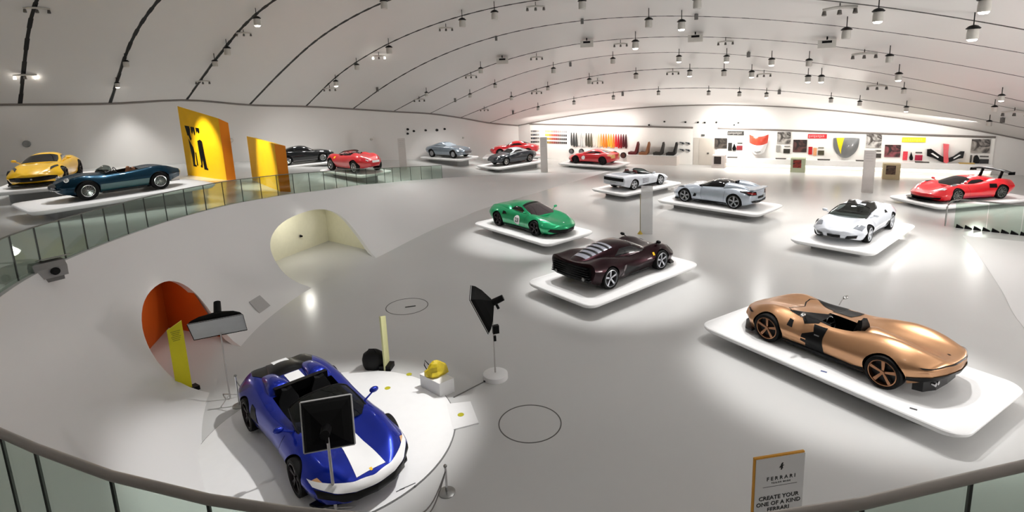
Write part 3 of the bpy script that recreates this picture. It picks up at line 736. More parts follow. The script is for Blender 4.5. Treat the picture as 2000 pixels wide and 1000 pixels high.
gold_car, _ = car('sports_car', 'gold bronze speedster without roof, black door band and five spoke wheels', (1495, 668), (1716, 759), Zp, 'L', sp, scale=.97)
gp = plat_for(gold_car, Zp, 'white rounded platform under the gold speedster', L=5.9, W=3.0)
for (u, v), m_ in (((1609, 726), mat('label_blue', '5a6490', .6, noise=.03)), ((1784, 799), mat('label_dark', '4a4a4c', .6, noise=.03))):
    p = gz(u, v, Zp) - Vector((gp.location.x, gp.location.y, 0)); a_ = -gp.rotation_euler.z
    MB().box((p.x * math.cos(a_) - p.y * math.sin(a_), p.x * math.sin(a_) + p.y * math.cos(a_), Zp + .004), (.12, .05, .006), .3).build('label_plate', m_, gp)

# ---- plum coupe with rear louvres
PUR = [(2.46, .18, .62, .40, .70, .50, .42, .50), (2.25, .15, .84, .43, .90, .60, .60, .56), (1.9, .14, .92, .50, .96, .78, .70, .60), (1.33, .14, .93, .56, 1.0, .90, .72, .66), (.8, .14, .84, .52, .93, .86, .70, .74), (0., .14, .84, .46, .92, .76, .80, .76),
       (-.7, .14, .92, .56, .98, .86, .82, .80), (-1.33, .15, .97, .66, 1.02, .98, .78, .86), (-1.85, .22, .95, .70, 1.0, .97, .78, .88), (-2.15, .34, .92, .76, .99, .95, .84, .91)]
sp = dict(rows=PUR, wb=2.65, track=1.70, tw=.28, r=(.345, .36), paint=P_PURP, style='five', rim=RIMSIL, ends=(.34, .10, .12, .05),
    cabin=pick([(1.15, .72, .70), (.7, .96, .74), (.2, 1.16, .71), (-.25, 1.21, .67), (-.8, 1.16, .60), (-1.4, 1.04, .50), (-2.05, .90, .36)],
        [('windshield', [(1.05, .20), (.18, .24), (.18, .76), (1.05, .80)], DGLASS, False), ('side_window', [(.78, .06), (.15, .22), (-.42, .22), (-.75, .07)], DGLASS, True),
         ('rear_window', [(-.62, .30), (-1.75, .30), (-1.75, .70), (-.62, .70)], mat('rear_glass_sheen', '8d8f9a', .2, .3, .6, noise=.2, nscale=3), False)] + [('louvre', [(-.74 - .24 * k, .305), (-.82 - .24 * k, .305), (-.82 - .24 * k, .695), (-.74 - .24 * k, .695)], SATIN, False) for k in range(4)], .72, n=2.5),  # pale grey of the rear glass stands in for a whitish reflection
    extra=[splitter([(2.44, 0), (2.3, .6), (2.05, .94), (1.85, .95), (1.85, 0)], .09, .13),
           lambda root, B, sp: [MB().box((-2.16, 0, .44 + .075 * k), (.10, 1.72 - .04 * k, .028)).build('tail_slat', SATIN, root) for k in range(6)],
           pipes(-2.2, (.62, -.62), .46, .06, STEEL), hump(-1.0, -1.01, 0, .1, (1.0, 1.0), .01, P_PURP, 'roof_cap')],
    mirror=(1.35, .72, .98, SATIN),
    decals=[('tail_panel', BLACK, 'r', [(0, .40), (.82, .42), (.88, .84), (0, .84)], dict(off=.006)), ('diffuser', BLACK, 'r', [(0, .30), (.7, .33), (.86, .40), (0, .40)], dict(off=.012)),
            ('shield_badge', YEL, 's', [(.98, .60), (.90, .60), (.90, .70), (.98, .70)], dict(off=.01)), ('door_scoop', BLACK, 's', [(.35, .30), (-.62, .28), (-.70, .62), (-.45, .58)], {}),
            ('scoop_edge', mat('carbon_grey', '6b6264', .4, .3, noise=.1), 's', [(-.62, .28), (-.78, .28), (-.52, .62), (-.62, .62), (-.72, .50)], dict(off=.012)),
            ('headlamp', BLACK, 't', [(2.2, .42), (2.1, .74), (1.98, .80), (2.04, .5)], dict(off=.01))])
plum_car, _ = car('sports_car', 'dark plum coupe with louvred rear window and silver wheels', (1294, 527), (1194, 565), Zp, 'R', sp)
plat_for(plum_car, Zp, 'white rounded platform under the dark plum coupe', L=5.7, W=3.05)

# ---- green spider with number roundel
sp = dict(rows=mod(MID, .985), wb=2.65, track=1.66, tw=.27, r=(.335, .345), paint=P_GREEN, style='double', rim=RIMDRK, ends=(.36, .10, .12, .08),
    mirror=(.72, .86, .96, P_GREEN),
    cabin=pick([(1.15, .78, .72), (.72, .97, .75), (.22, 1.17, .70), (-.25, 1.22, .66), (-.75, 1.17, .62), (-1.3, 1.04, .58), (-1.95, .90, .48)],
        [('windshield', [(1.1, .15), (.2, .24), (.2, .76), (1.1, .85)], mat('plum_glass', '1d0d14', .06, 0, 1., .8, noise=.2, nscale=3), False), ('side_window', [(.68, .05), (.12, .20), (-.35, .20), (-.62, .06)], DGLASS, True), ('roof_edge', [(.19, .26), (.06, .26), (.06, .74), (.19, .74)], SATIN, False)], .74, n=2.6),
    extra=[hump(-.55, -2.0, .52, .24, (.86, .90), .16, P_GREEN, 'buttress', .2), splitter([(2.28, 0), (2.2, .5), (1.98, .88), (1.8, .93), (1.8, 0)], .10, .14)],
    decals=[('front_intake', BLACK, 'f', [(0, .20), (.6, .22), (.80, .30), (.74, .40), (.4, .36), (0, .34)], dict(off=.008)), ('headlamp', LAMPW, 't', [(2.05, .58), (1.62, .78), (1.42, .80), (1.75, .66)], dict(off=.012)),
            ('roundel', WHT, 's', circ(.12, .52, .21, 24), dict(off=.012, step=.05)), ('side_intake', BLACK, 's', [(-.62, .70), (-.92, .66), (-.95, .80), (-.78, .80)], dict(off=.01)),
            ('bonnet_badge', WHT, 't', [(2.2, -.03), (2.26, -.02), (2.26, .02), (2.2, .03)], dict(mir=False, off=.012)), ('tail_lamp', REDL, 'r', circ(.62, .72, .09, 14), {}),
            ('door_line', BLACK, 's', [(.62, .25), (.63, .25), (.70, .78), (.69, .78)], dict(off=.003)), ('sill', BLACK, 's', [(1.0, .17), (-.95, .17), (-.95, .23), (1.0, .23)], {})])
green_car, gB = car('sports_car', 'metallic green sports car with a white race number roundel on its door', (1043, 461), (972, 441), Zp, 'R', sp)
tm = text_mesh('23', .26); tm.materials.append(BLACK)
for s, vw in ((-1, 'o'), (1, 's')):
    o = bpy.data.meshes.new_from_object(bpy.data.objects.new('t', tm.copy())); base = gB.hit(vw, .12, .52, 0)
    for v in o.vertices:
        x = .12 + (v.co.x if s < 0 else -v.co.x); zz = .52 + v.co.y; q = gB.hit(vw, x, zz, .018); v.co = q
    put('race_number', o, green_car)
plat_for(green_car, Zp, 'white rounded platform under the green sports car', L=5.5, W=2.95)

# ---- white wedge spider with side strakes
TES = [(2.28, .22, .70, .40, .78, .52, .5, .52), (2.1, .17, .84, .42, .88, .58, .62, .57), (1.7, .15, .88, .48, .91, .68, .68, .64), (1.27, .15, .89, .52, .93, .74, .70, .70), (.7, .15, .90, .52, .93, .78, .72, .78), (0., .15, .92, .54, .95, .82, .80, .86), (-.7, .15, .95, .58, .98, .90, .84, .94), (-1.27, .16, .98, .62, 1.0, .94, .84, .97), (-1.8, .22, .96, .66, .99, .94, .82, .96), (-2.2, .34, .92, .68, .96, .90, .80, .92)]
sp = dict(rows=TES, wb=2.55, track=1.62, tw=.26, r=(.325, .335), paint=P_WHITE, style='star', rim=mat('rim_white', 'c8cbd0', .35, .3, noise=.04), ends=(.20, .05, .08, .04),
    cockpit=[([(.2, -.56), (.2, .56), (-.62, .54), (-.62, -.54)], .36, 1.6)], mirror=(.62, .86, .92, P_WHITE),
    cabin=dict(rows=[(.95, .78, .72), (.6, .94, .74), (.25, 1.12, .68), (0., 1.16, .64)], zb=.74, n=2.9, solid=False, frame=SATIN, panels=[('windshield', [(.92, .14), (.22, .18), (.22, .82), (.92, .86)], TGLASS, False)]),
    extra=[seats([(-.2, .34), (-.2, -.34)], CLOTH), steer(.1, .34, .78), dash(.42, .6, .84),
           hump(-.5, -1.0, 0, .62, (.86, .92), .2, SATIN, 'folded_hood', .35)],
    decals=[('tail_grille', BLACK, 'r', [(-.86, .62), (.86, .62), (.86, .82), (-.86, .82)], dict(mir=False, off=.012)), ('licence_plate', mat('plate_grey', 'b9bcc0', .5, noise=.05), 'r', [(-.26, .48), (.26, .48), (.26, .59), (-.26, .59)], dict(mir=False, off=.014)),
            ('rear_bumper', BLACK, 'r', [(-.7, .36), (.7, .36), (.78, .44), (-.78, .44)], dict(mir=False, off=.01))] +
           [('strake', BLACK, 's', [(.1, .34 + .085 * k), (-.55, .36 + .085 * k), (-.55, .395 + .085 * k), (.1, .36 + .085 * k)], dict(off=.01)) for k in range(4)] +
           [('deck_louvre', mat('louvre_grey', '9aa0a8', .5, noise=.04), 't', [(-1.05 - .22 * k, -.62), (-1.19 - .22 * k, -.62), (-1.19 - .22 * k, .62), (-1.05 - .22 * k, .62)], dict(mir=False, off=.008)) for k in range(4)] +
           [('sill', BLACK, 's', [(1.0, .17), (-.95, .17), (-.95, .22), (1.0, .22)], {}), ('headlamp', LAMPW, 'f', [(.45, .46), (.78, .46), (.78, .51), (.45, .51)], {})])
testa, tB = car('sports_car', 'white wedge spider with black tail grille and slatted side vents', (1291, 361), (1241, 371), Zp, 'R', sp, scale=.96)
MB().prism_xz([(-2.23, .40), (-2.30, .40), (-2.30, .40), (-2.30, .44), (-2.23, .46)], -.8, .8).build('tail_bumper', P_WHITE, testa)
plat_for(testa, Zp, 'white rounded platform under the white wedge spider', L=5.5, W=2.95)

# ---- silver roadster with rear buttresses
sp = dict(rows=mod(FRONT, 1., 1., 1.03), wb=2.72, track=1.66, tw=.27, r=(.35, .36), paint=P_SILV, style='double', rim=RIMSIL, ends=(.30, .12, .12, .08),
    mirror=(.45, .84, 1.0, SATIN),
    cabin=dict(rows=[(.88, .90, .70), (.45, 1.07, .73), (.05, 1.23, .67), (-.35, 1.27, .63), (-.75, 1.2, .60), (-1.05, 1.0, .55)], zb=.86, n=2.6, mat=DGLASS, panels=[('windshield', [(.84, .15), (.05, .22), (.05, .78), (.84, .85)], mat('smoked_glass', '10201c', .05, 0, 1., .8, noise=.1), False), ('pillar_trim', [(.62, .09), (.06, .2), (.0, .2), (.54, .09)], SATIN, True)]),
    extra=[hump(-.70, -1.95, .50, .30, (.94, .98), .27, P_SILV, 'buttress', .10),
           boxes('roll_hoop', SATIN, [((-.95, -.2, 1.12), (.08, .3, .2))]), pipes(-2.18, (.58, .44, -.44, -.58), .34, .05),
           splitter([(2.28, 0), (2.2, .5), (1.98, .88), (1.8, .93), (1.8, 0)], .10, .15),
           lambda root, B, sp: MB().prism([(-2.0, -.78), (-2.26, -.70), (-2.30, 0), (-2.26, .70), (-2.0, .78)], .97, 1.0).build('tail_spoiler', P_SILV, root)],
    decals=[('tail_lamp', REDL, 'r', [(.46, .74), (.80, .76), (.80, .86), (.5, .84)], dict(off=.012)), ('tail_recess', SATIN, 'r', [(.40, .70), (.86, .72), (.86, .90), (.44, .88)], dict(off=.006)), ('licence_recess', SATIN, 'r', [(-.28, .52), (.28, .52), (.28, .64), (-.28, .64)], dict(mir=False)),
            ('diffuser', BLACK, 'r', [(0, .30), (.62, .32), (.8, .44), (.6, .46), (0, .42)], dict(off=.01)), ('side_vent', BLACK, 's', [(.72, .38), (.9, .36), (.78, .56), (.66, .52)], {}), ('bonnet_vent', BLACK, 't', [(.95, .5), (.7, .62), (.62, .60), (.88, .48)], {}),
            ('sill', BLACK, 's', [(1.0, .17), (-.95, .17), (-.95, .24), (1.0, .22)], {}), ('headlamp', BLACK, 't', [(2.0, .6), (1.55, .78), (1.45, .76), (1.8, .62)], dict(off=.01)), ('door_line', BLACK, 's', [(.40, .25), (.41, .25), (.48, .84), (.47, .84)], dict(off=.003)), ('door_line', BLACK, 's', [(-.80, .25), (-.79, .25), (-.86, .84), (-.87, .84)], dict(off=.003))])
silver, _ = car('sports_car', 'pale silver roadster with twin rear buttresses facing the display wall', (1336, 394), (1433, 408), Zp, 'L', sp, scale=1.02)
plat_for(silver, Zp, 'white rounded platform under the pale silver roadster', L=5.8, W=3.0)

# ---- white rounded spider facing the balcony
W360 = [(2.2, .24, .60, .42, .68, .54, .4, .54), (2.02, .18, .80, .44, .86, .60, .56, .60), (1.7, .16, .87, .50, .92, .72, .66, .68), (1.3, .16, .88, .55, .945, .80, .68, .74), (.8, .16, .87, .54, .93, .82, .68, .82), (0., .16, .86, .52, .92, .84, .76, .88), (-.7, .16, .89, .58, .94, .90, .76, .94), (-1.3, .17, .92, .62, .96, .95, .70, .97), (-1.75, .22, .88, .64, .93, .93, .64, .95), (-2.1, .32, .80, .64, .86, .88, .58, .90)]
sp = dict(rows=W360, wb=2.60, track=1.60, tw=.25, r=(.325, .335), paint=P_WHITE, style='star', rim=mat('rim_white', 'c8cbd0'), ends=(.34, .12, .12, .08),
    cockpit=[([(.2, -.56), (.2, .56), (-.62, .54), (-.62, -.54)], .36, 1.6)], mirror=(.70, .80, .92, P_WHITE),
    cabin=dict(rows=[(1.08, .82, .70), (.7, .98, .72), (.28, 1.15, .66), (0., 1.2, .62)], zb=.78, n=2.7, solid=False, frame=SATIN, panels=[('windshield', [(1.05, .15), (.22, .2), (.22, .8), (1.05, .85)], TGLASS, False)]),
    extra=[seats([(-.2, .34), (-.2, -.34)], mat('seat_grey', '55534f', .6, noise=.08), .3), steer(.1, .34, .80), dash(.42, .6, .86), hump(-.6, -1.6, .34, .24, (.90, .92), .22, P_WHITE), hump(-.95, -1.9, 0, .4, (.9, .92), .10, SATIN, 'engine_cover', .3)],
    decals=[('front_intake', BLACK, 'f', [(.34, .24), (.66, .26), (.70, .38), (.42, .36)], dict(off=.01)), ('licence_plate', BLACK, 'f', [(-.22, .28), (.22, .28), (.22, .38), (-.22, .38)], dict(mir=False, off=.02)),
            ('headlamp', mat('lamp_grey', '8d939b', .1, .2, 1., noise=.1), 't', [(1.95, .52), (1.82, .78), (1.55, .82), (1.72, .58)], dict(off=.01)), ('side_intake', BLACK, 's', [(-.62, .30), (-.95, .28), (-.95, .44), (-.75, .46)], {}), ('upper_intake', BLACK, 's', [(-.55, .80), (-.80, .78), (-.80, .88), (-.65, .88)], {}),
            ('tail_lamp', REDL, 'r', circ(.6, .70, .08, 14), {}), ('sill', BLACK, 's', [(1.0, .18), (-.6, .18), (-.6, .22), (1.0, .22)], {})])
w360, _ = car('sports_car', 'white rounded spider with grey seats, facing the balcony', (1697, 474), (1739, 447), Zp, 'L', sp, scale=1.04)
plat_for(w360, Zp, 'white rounded platform under the white rounded spider', L=5.6, W=3.05)

# ---- red race coupe with tall wing
P80 = [(2.5, .16, .66, .38, .74, .46, .45, .46), (2.28, .13, .88, .40, .94, .54, .62, .52), (1.9, .12, .96, .48, 1.0, .74, .74, .56), (1.32, .12, .96, .54, 1.02, .88, .74, .66), (.8, .12, .92, .52, .98, .84, .72, .78), (0., .12, .92, .48, .97, .80, .82, .84), (-.7, .12, .96, .56, 1.0, .88, .84, .90), (-1.33, .13, 1.0, .62, 1.04, .97, .78, .93), (-1.85, .18, .98, .64, 1.02, .94, .74, .90), (-2.2, .3, .9, .62, .96, .88, .7, .86)]
sp = dict(rows=P80, wb=2.65, track=1.72, tw=.29, r=(.345, .355), paint=P_RED, style='ten', rim=mat('rim_grey', '8f938f', .35, .8, noise=.05), ends=(.30, .08, .10, .05),
    cabin=pick([(1.15, .74, .70), (.7, .95, .72), (.2, 1.12, .66), (-.3, 1.15, .62), (-.9, 1.08, .54), (-1.5, .98, .42), (-2.0, .88, .3)],
        [('windshield', [(1.1, .17), (.15, .24), (.15, .76), (1.1, .83)], DGLASS, False), ('side_window', [(.8, .05), (.1, .2), (-.5, .2), (-.85, .06)], DGLASS, True)], .72, n=2.5), mirror=(.85, .80, .96, P_RED),
    extra=[splitter([(2.72, 0), (2.62, .6), (2.35, .98), (1.95, 1.02), (1.95, 0)], .07, .11), splitter([(.95, .85), (.95, 1.0), (-.95, 1.0), (-.95, .85)], .08, .11, 'side_skirt'),
           lambda root, B, sp: MB().rings([[(-1.95 - .02 + .3 * t, y, 1.38 + .06 * math.sin(math.pi * t) - .10 * (abs(y) / .98) ** 3) for t in (0, .25, .5, .75, 1)] + [(-1.95 + .28, y, 1.355 - .10 * (abs(y) / .98) ** 3), (-1.95, y, 1.35 - .10 * (abs(y) / .98) ** 3)] for y in np.linspace(-.98, .98, 15)]).build('rear_wing', SATIN, root, 40),
           lambda root, B, sp: [MB().prism_xz([(-1.55, .85), (-1.75, .85), (-1.95, 1.37), (-1.8, 1.38)], s * .5 - .02, s * .5 + .02).build('wing_pylon', SATIN, root) for s in (1, -1)],
           lambda root, B, sp: [MB().prism_xz([(-1.6, 1.2), (-2.02, 1.18), (-2.02, 1.34), (-1.62, 1.34)], s * .98 - .01, s * .98 + .01).build('wing_end_plate', SATIN, root) for s in (1, -1)]],
    decals=[('side_intake', BLACK, 's', [(-.55, .62), (-.98, .60), (-1.0, .80), (-.6, .82)], {}), ('headlamp', LAMPW, 't', [(2.1, .62), (1.95, .80), (1.82, .82), (1.95, .64)], dict(off=.01)), ('sill', mat('pink_red', 'b5485a', .4, noise=.04), 's', [(.9, .14), (-.9, .14), (-.7, .22), (.9, .26)], {}),
            ('fender_vent', BLACK, 't', [(1.5, .62), (1.2, .62), (1.2, .82), (1.5, .82)], dict(off=.008)), ('front_intake', BLACK, 'f', [(0, .16), (.8, .18), (.85, .28), (0, .26)], dict(off=.01)), ('door_line', BLACK, 's', [(.55, .25), (.56, .25), (.62, .76), (.61, .76)], dict(off=.003))])
p80, _ = car('race_car', 'red race coupe with tall black rear wing near the glass balustrade', (1869, 396), (1957, 388), .30, 'L', sp)
plat_for(p80, .30, 'white platform under the red winged race coupe', L=6.0, W=3.1)

# ---- yellow grand tourer, front view, on the ramp
zy = 3.62
c0 = gz(84, 358, zy)
hd = (Vector((-.28, 0, 0)) - c0); hd.z = 0; hd.normalize(); a = math.atan2(hd.y, hd.x) + math.radians(-13); hv = Vector((math.cos(a), math.sin(a), 0)); lf = Vector((-hv.y, hv.x, 0))
GT_CAB = [(.95, .92, .70), (.55, 1.06, .72), (.05, 1.23, .66), (-.45, 1.27, .62), (-.95, 1.20, .58), (-1.5, 1.06, .5), (-1.95, .95, .38)]
GT_PAN = [('windshield', [(.9, .17), (.1, .24), (.1, .76), (.9, .83)], DGLASS, False), ('side_window', [(.55, .05), (-.05, .18), (-.85, .18), (-1.2, .06)], DGLASS, True), ('rear_window', [(-1.0, .28), (-1.7, .28), (-1.7, .72), (-1.0, .72)], DGLASS, False)]
sp = dict(rows=FRONT, wb=2.72, track=1.68, tw=.28, r=(.35, .36), paint=P_YEL, style='five', rim=RIMDRK, ends=(.30, .12, .12, .08), cabin=pick(GT_CAB, GT_PAN, .86), mirror=(.45, .88, 1.02, P_YEL),
    extra=[splitter([(2.30, 0), (2.22, .5), (2.0, .9), (1.8, .94), (1.8, 0)], .09, .14)],
    decals=[('front_grille', BLACK, 'f', [(0, .26), (.5, .27), (.78, .30), (.80, .42), (.55, .46), (0, .44)], dict(off=.01)), ('headlamp', mat('lamp_dark', '2a2a2a', .1, .1, 1., noise=.1), 't', [(2.02, .58), (1.5, .78), (1.42, .74), (1.78, .56)], dict(off=.012)), ('grille_badge', CHROME, 'f', [(-.03, .33), (.03, .33), (.03, .39), (-.03, .39)], dict(mir=False, off=.02)),
            ('bonnet_line', mat('shut_line', '7a5f00', .5, noise=.05), 't', [(.9, 0), (1.0, .55), (1.02, .55), (.92, 0)], dict(off=.004))])
yellow_car, _ = car('sports_car', 'bright yellow grand tourer seen from the front on the upper ramp', tuple(c0 - hv * .95 + lf * .98 + hv * 1.36), tuple(c0 - hv * .95 + lf * .98 - hv * 1.36), zy, 'L', sp)
plat_for(yellow_car, zy, 'white platform under the yellow grand tourer on the ramp', L=5.8, W=3.0)

# ---- dark teal open barchetta on the ramp
WIRE = dict(style='wire', rim=CHROME)
sp = dict(rows=BARC, wb=2.25, track=1.30, tw=.17, r=(.325, .325), rw=1.05, paint=P_TEAL, ends=(.22, .22, .12, .12), gap=.05, **WIRE,
    cockpit=[([(.25, -.52), (.25, .52), (-.1, .56), (-.55, .5), (-.62, 0), (-.55, -.5), (-.1, -.56)], .38, 1.5)],
    cabin=dict(rows=[(.62, .86, .52), (.45, .98, .56), (.28, 1.08, .56), (.2, 1.1, .55)], zb=.84, n=3.0, solid=False, frame=CHROME, frame_r=.014, panels=[('windshield', [(.5, .04), (.3, .1), (.3, .9), (.5, .96)], TGLASS, False)]),
    extra=[seats([(-.15, .28), (-.15, -.28)], mat('seat_tan', '8a5a3a', .6, noise=.08), .3, .72), steer(.12, .28, .84), dash(.42, .5, .88), lambda root, B, sp: [MB().ell((1.62, s * .5, .74), (.09, .09, .09), 12, 8).build('headlamp', CHROME, root, 60) for s in (1, -1)],
           bars('front_bumper', CHROME, [[(1.86, .5, .42), (1.98, .2, .42), (1.98, -.2, .42), (1.86, -.5, .42)]], .02), bars('exhaust_pipe', CHROME, [[(-1.3, .4, .24), (-1.9, .4, .24)]], .025)],
    decals=[('front_grille', mat('grille_silver', '6e7072', .3, .8, noise=.2, nscale=40), 'f', [(0, .40), (.26, .42), (.32, .54), (.22, .62), (0, .64)], dict(off=.012)), ('lower_side', mat('paint_green_teal', '0e4a4c', .3, .2, 1., noise=.05), 's', [(.75, .26), (-.75, .26), (-.78, .50), (.75, .50)], dict(off=.004))])
teal_car, _ = car('vintage_roadster', 'dark teal vintage open racer with chrome wire wheels on the ramp', (175.5, 391), (316.5, 369.6), 3.6, 'L', sp, scale=1.02)
plat_for(teal_car, 3.6, 'white platform under the dark teal vintage racer', L=5.9, W=3.0)

# ---- red open racer seen from behind
sp = dict(rows=mod(BARC, 1.0, 1.0, 1.04), wb=2.25, track=1.30, tw=.18, r=(.33, .33), rw=1.05, paint=P_RED2, ends=(.22, .24, .12, .12), gap=.05, **WIRE,
    cockpit=[([(.2, -.5), (.2, .5), (-.5, .48), (-.5, -.48)], .38, 1.5)],
    cabin=dict(rows=[(.6, .90, .52), (.42, 1.0, .54), (.25, 1.08, .54), (.2, 1.1, .53)], zb=.87, n=3.0, solid=False, frame=SATIN, frame_r=.016, panels=[('windshield', [(.5, .05), (.3, .12), (.3, .88), (.5, .95)], TGLASS, False)]),
    extra=[seats([(-.15, .28), (-.15, -.28)], INTER, .3, .78), steer(.1, .28, .86), dash(.4, .5, .88), hump(-.45, -1.6, .28, .2, (.86, .74), .16, P_RED2)],
    decals=[('licence_plate', WHT, 'r', [(-.2, .56), (.2, .56), (.2, .66), (-.2, .66)], dict(mir=False, off=.02)), ('shield_badge', YEL, 's', [(.78, .68), (.66, .68), (.66, .78), (.78, .78)], dict(off=.012)), ('tail_lamp', REDL, 'r', circ(.36, .68, .05, 12), dict(off=.015))])
red_racer, _ = car('vintage_roadster', 'red vintage open racer seen from behind, above the glass railing', (650, 333), (695, 339), 2.3, 'L', sp, scale=1.17)
plat_for(red_racer, 2.3, 'white platform under the red vintage open racer', L=4.9, W=2.3)

# ---- black vintage coupe behind the yellow wall
CL_CAB = [(.75, .90, .60), (.5, 1.06, .64), (.15, 1.24, .60), (-.3, 1.29, .57), (-.75, 1.24, .54), (-1.2, 1.10, .48), (-1.65, .92, .38)]
CL_PAN = [('windshield', [(.70, .15), (.2, .23), (.2, .77), (.70, .85)], DGLASS, False), ('side_window', [(.42, .05), (.08, .17), (-.5, .17), (-.75, .06)], DGLASS, True), ('rear_window', [(-.7, .26), (-1.25, .26), (-1.25, .74), (-.7, .74)], DGLASS, False)]
def clgt(paint_, rows=CLGT, cab=CL_CAB, roof=None, **k):
    d = dict(rows=rows, wb=2.5, track=1.42, tw=.19, r=(.33, .33), rw=1.05, paint=paint_, ends=(.2, .14, .12, .1), gap=.05, cabin=pick(cab, CL_PAN, .86, mat=roof or paint_), style='wire', rim=CHROME,
        extra=[bars('bumper', CHROME, [[(2.02, .62, .44), (2.2, .3, .44), (2.2, -.3, .44), (2.02, -.62, .44)], [(-2.02, .6, .5), (-2.18, .3, .5), (-2.18, -.3, .5), (-2.02, -.6, .5)]], .03),
               lambda root, B, sp: [MB().ell((1.86, s * .56, .70), (.08, .09, .09), 12, 8).build('headlamp', LAMPW, root, 60) for s in (1, -1)]],
        decals=[('front_grille', mat('grille_silver', '6e7072'), 'f', [(0, .40), (.34, .42), (.40, .52), (.34, .60), (0, .61)], dict(off=.012)), ('sill', CHROME, 's', [(.85, .24), (-.85, .24), (-.85, .265), (.85, .265)], dict(off=.01)), ('tail_lamp', REDL, 'r', circ(.5, .70, .05, 12), dict(off=.012))])
    d.update(k); return d
black_coupe, _ = car('vintage_coupe', 'black vintage coupe half hidden behind the yellow display wall', (632.5, 316), (562, 323.5), 2.1, 'R', clgt(P_BLK))
plat_for(black_coupe, 2.1, 'white platform under the black vintage coupe', L=5.6, W=2.9)
# ---- steel blue fastback
FB_CAB = [(.55, .90, .60), (.3, 1.06, .64), (-.1, 1.22, .60), (-.5, 1.25, .57), (-1.0, 1.16, .52), (-1.5, 1.02, .46), (-2.0, .88, .38)]
FB_PAN = [('windshield', [(.5, .15), (-.05, .23), (-.05, .77), (.5, .85)], TGLASS and mat('pale_window', '9aa6b0', .1, .1, 1., noise=.05), False), ('side_window', [(.2, .05), (-.12, .17), (-.62, .17), (-.8, .06)], mat('pale_window', '9aa6b0'), True), ('rear_window', [(-.85, .28), (-1.6, .28), (-1.6, .72), (-.85, .72)], DGLASS, False)]
fastback, _ = car('vintage_coupe', 'steel blue vintage fastback coupe with long bonnet', (883, 309.4), (845.5, 307), 1.32, 'R', clgt(P_GRY, mod(CLGT, 1.02, 1., 1.), FB_CAB, cabin=pick(FB_CAB, FB_PAN, .86), style='classic', rim=RIMSIL), scale=1.02)
plat_for(fastback, 1.32, 'white platform under the steel blue fastback', L=5.0, W=2.5)
# ---- slate saloon with silver roof
SIL_ROOF = paint('paint_roof_silver', 'b9c0c6', .4, .3)
slate, _ = car('vintage_coupe', 'slate grey vintage coupe with a silver roof', (989.5, 323.5), (1036, 316), .78, 'L', clgt(P_DGRY, mod(CLGT, 1.05), roof=SIL_ROOF, wb=2.6), scale=1.0)
plat_for(slate, .78, 'white platform under the slate grey coupe with silver roof', L=5.6, W=2.9)
# ---- red coupe hidden behind the slate coupe
zr = .95
f0, r0 = gz(977, 306, zr), gz(1048, 304, zr)
redb, _ = car('sports_car', 'bright red car mostly hidden behind the slate grey coupe', tuple(f0), tuple(f0 + (r0 - f0).normalized() * 2.5), zr, 'L', clgt(P_RED, roof=P_RED))
plat_for(redb, zr, 'white platform behind the slate grey coupe', L=5.6, W=2.9)
# ---- red grand tourer by the sample wall
f0, r0 = gz(1116, 319, .36), gz(1183, 323, .36)
f1 = (f0 + r0) / 2 + (f0 - r0).normalized() * 1.36; r1 = (f0 + r0) / 2 - (f0 - r0).normalized() * 1.36
sp = dict(rows=FRONT, wb=2.72, track=1.68, tw=.28, r=(.35, .36), paint=P_RED2, style='five', rim=RIMDRK, ends=(.30, .12, .12, .08), cabin=pick(GT_CAB, GT_PAN, .86), mirror=(.45, .88, 1.02, P_RED2), extra=[splitter([(2.30, 0), (2.22, .5), (2.0, .9), (1.8, .94), (1.8, 0)], .09, .14)],
    decals=[('roundel', WHT, 's', circ(.55, .56, .17, 18), dict(off=.012)), ('front_grille', BLACK, 'f', [(0, .26), (.78, .30), (.80, .42), (0, .44)], dict(off=.01)), ('tail_panel', mat('amber', 'd6a25a', .3, 0, 1., noise=.1), 'r', [(.3, .55), (.82, .58), (.84, .88), (.3, .88)], {}), ('headlamp', LAMPW, 't', [(2.02, .58), (1.5, .78), (1.42, .74), (1.78, .56)], dict(off=.012)), ('sill', BLACK, 's', [(1.0, .17), (-.95, .17), (-.95, .24), (1.0, .24)], {})])
redgt, _ = car('sports_car', 'red grand tourer with a white roundel parked by the leather sample wall', tuple(f1), tuple(r1), .36, 'L', sp, scale=.95)
plat_for(redgt, .36, 'white platform under the red grand tourer by the sample wall', L=5.6, W=2.9)

# ================================================================== RAILINGS
def at_z_over(p, u, v):                         # height at which the line of sight (u, v) passes over the plan point p
    d = ray(u, v); return CAM.z + d.z * (p.y - CAM.y) / d.y
def ramp_hit(u, v):
    d = ray(u, v).normalized(); h = _bv.ray_cast(CAM, d)
    g = gz(u, v, 0)
    if h[0] is None: return g
    return h[0] if (h[0] - CAM).length < (g - CAM).length else g
_sv = BVHTree.FromPolygons([tuple(v.co) for v in slope.data.vertices], [tuple(p.vertices) for p in slope.data.polygons])
def slope_hit(u, v):
    h = _sv.ray_cast(CAM, ray(u, v).normalized()); return h[0] if h[0] is not None else gz(u, v, 0)
def resample(pts, step):
    out = [pts[0]]; acc = 0.
    for a, b in zip(pts[:-1], pts[1:]):
        L = (b - a).length; pos = 0.
        while acc + (L - pos) >= step:
            pos += step - acc; out.append(a.lerp(b, pos / L)); acc = 0.
        acc += L - pos
    return out
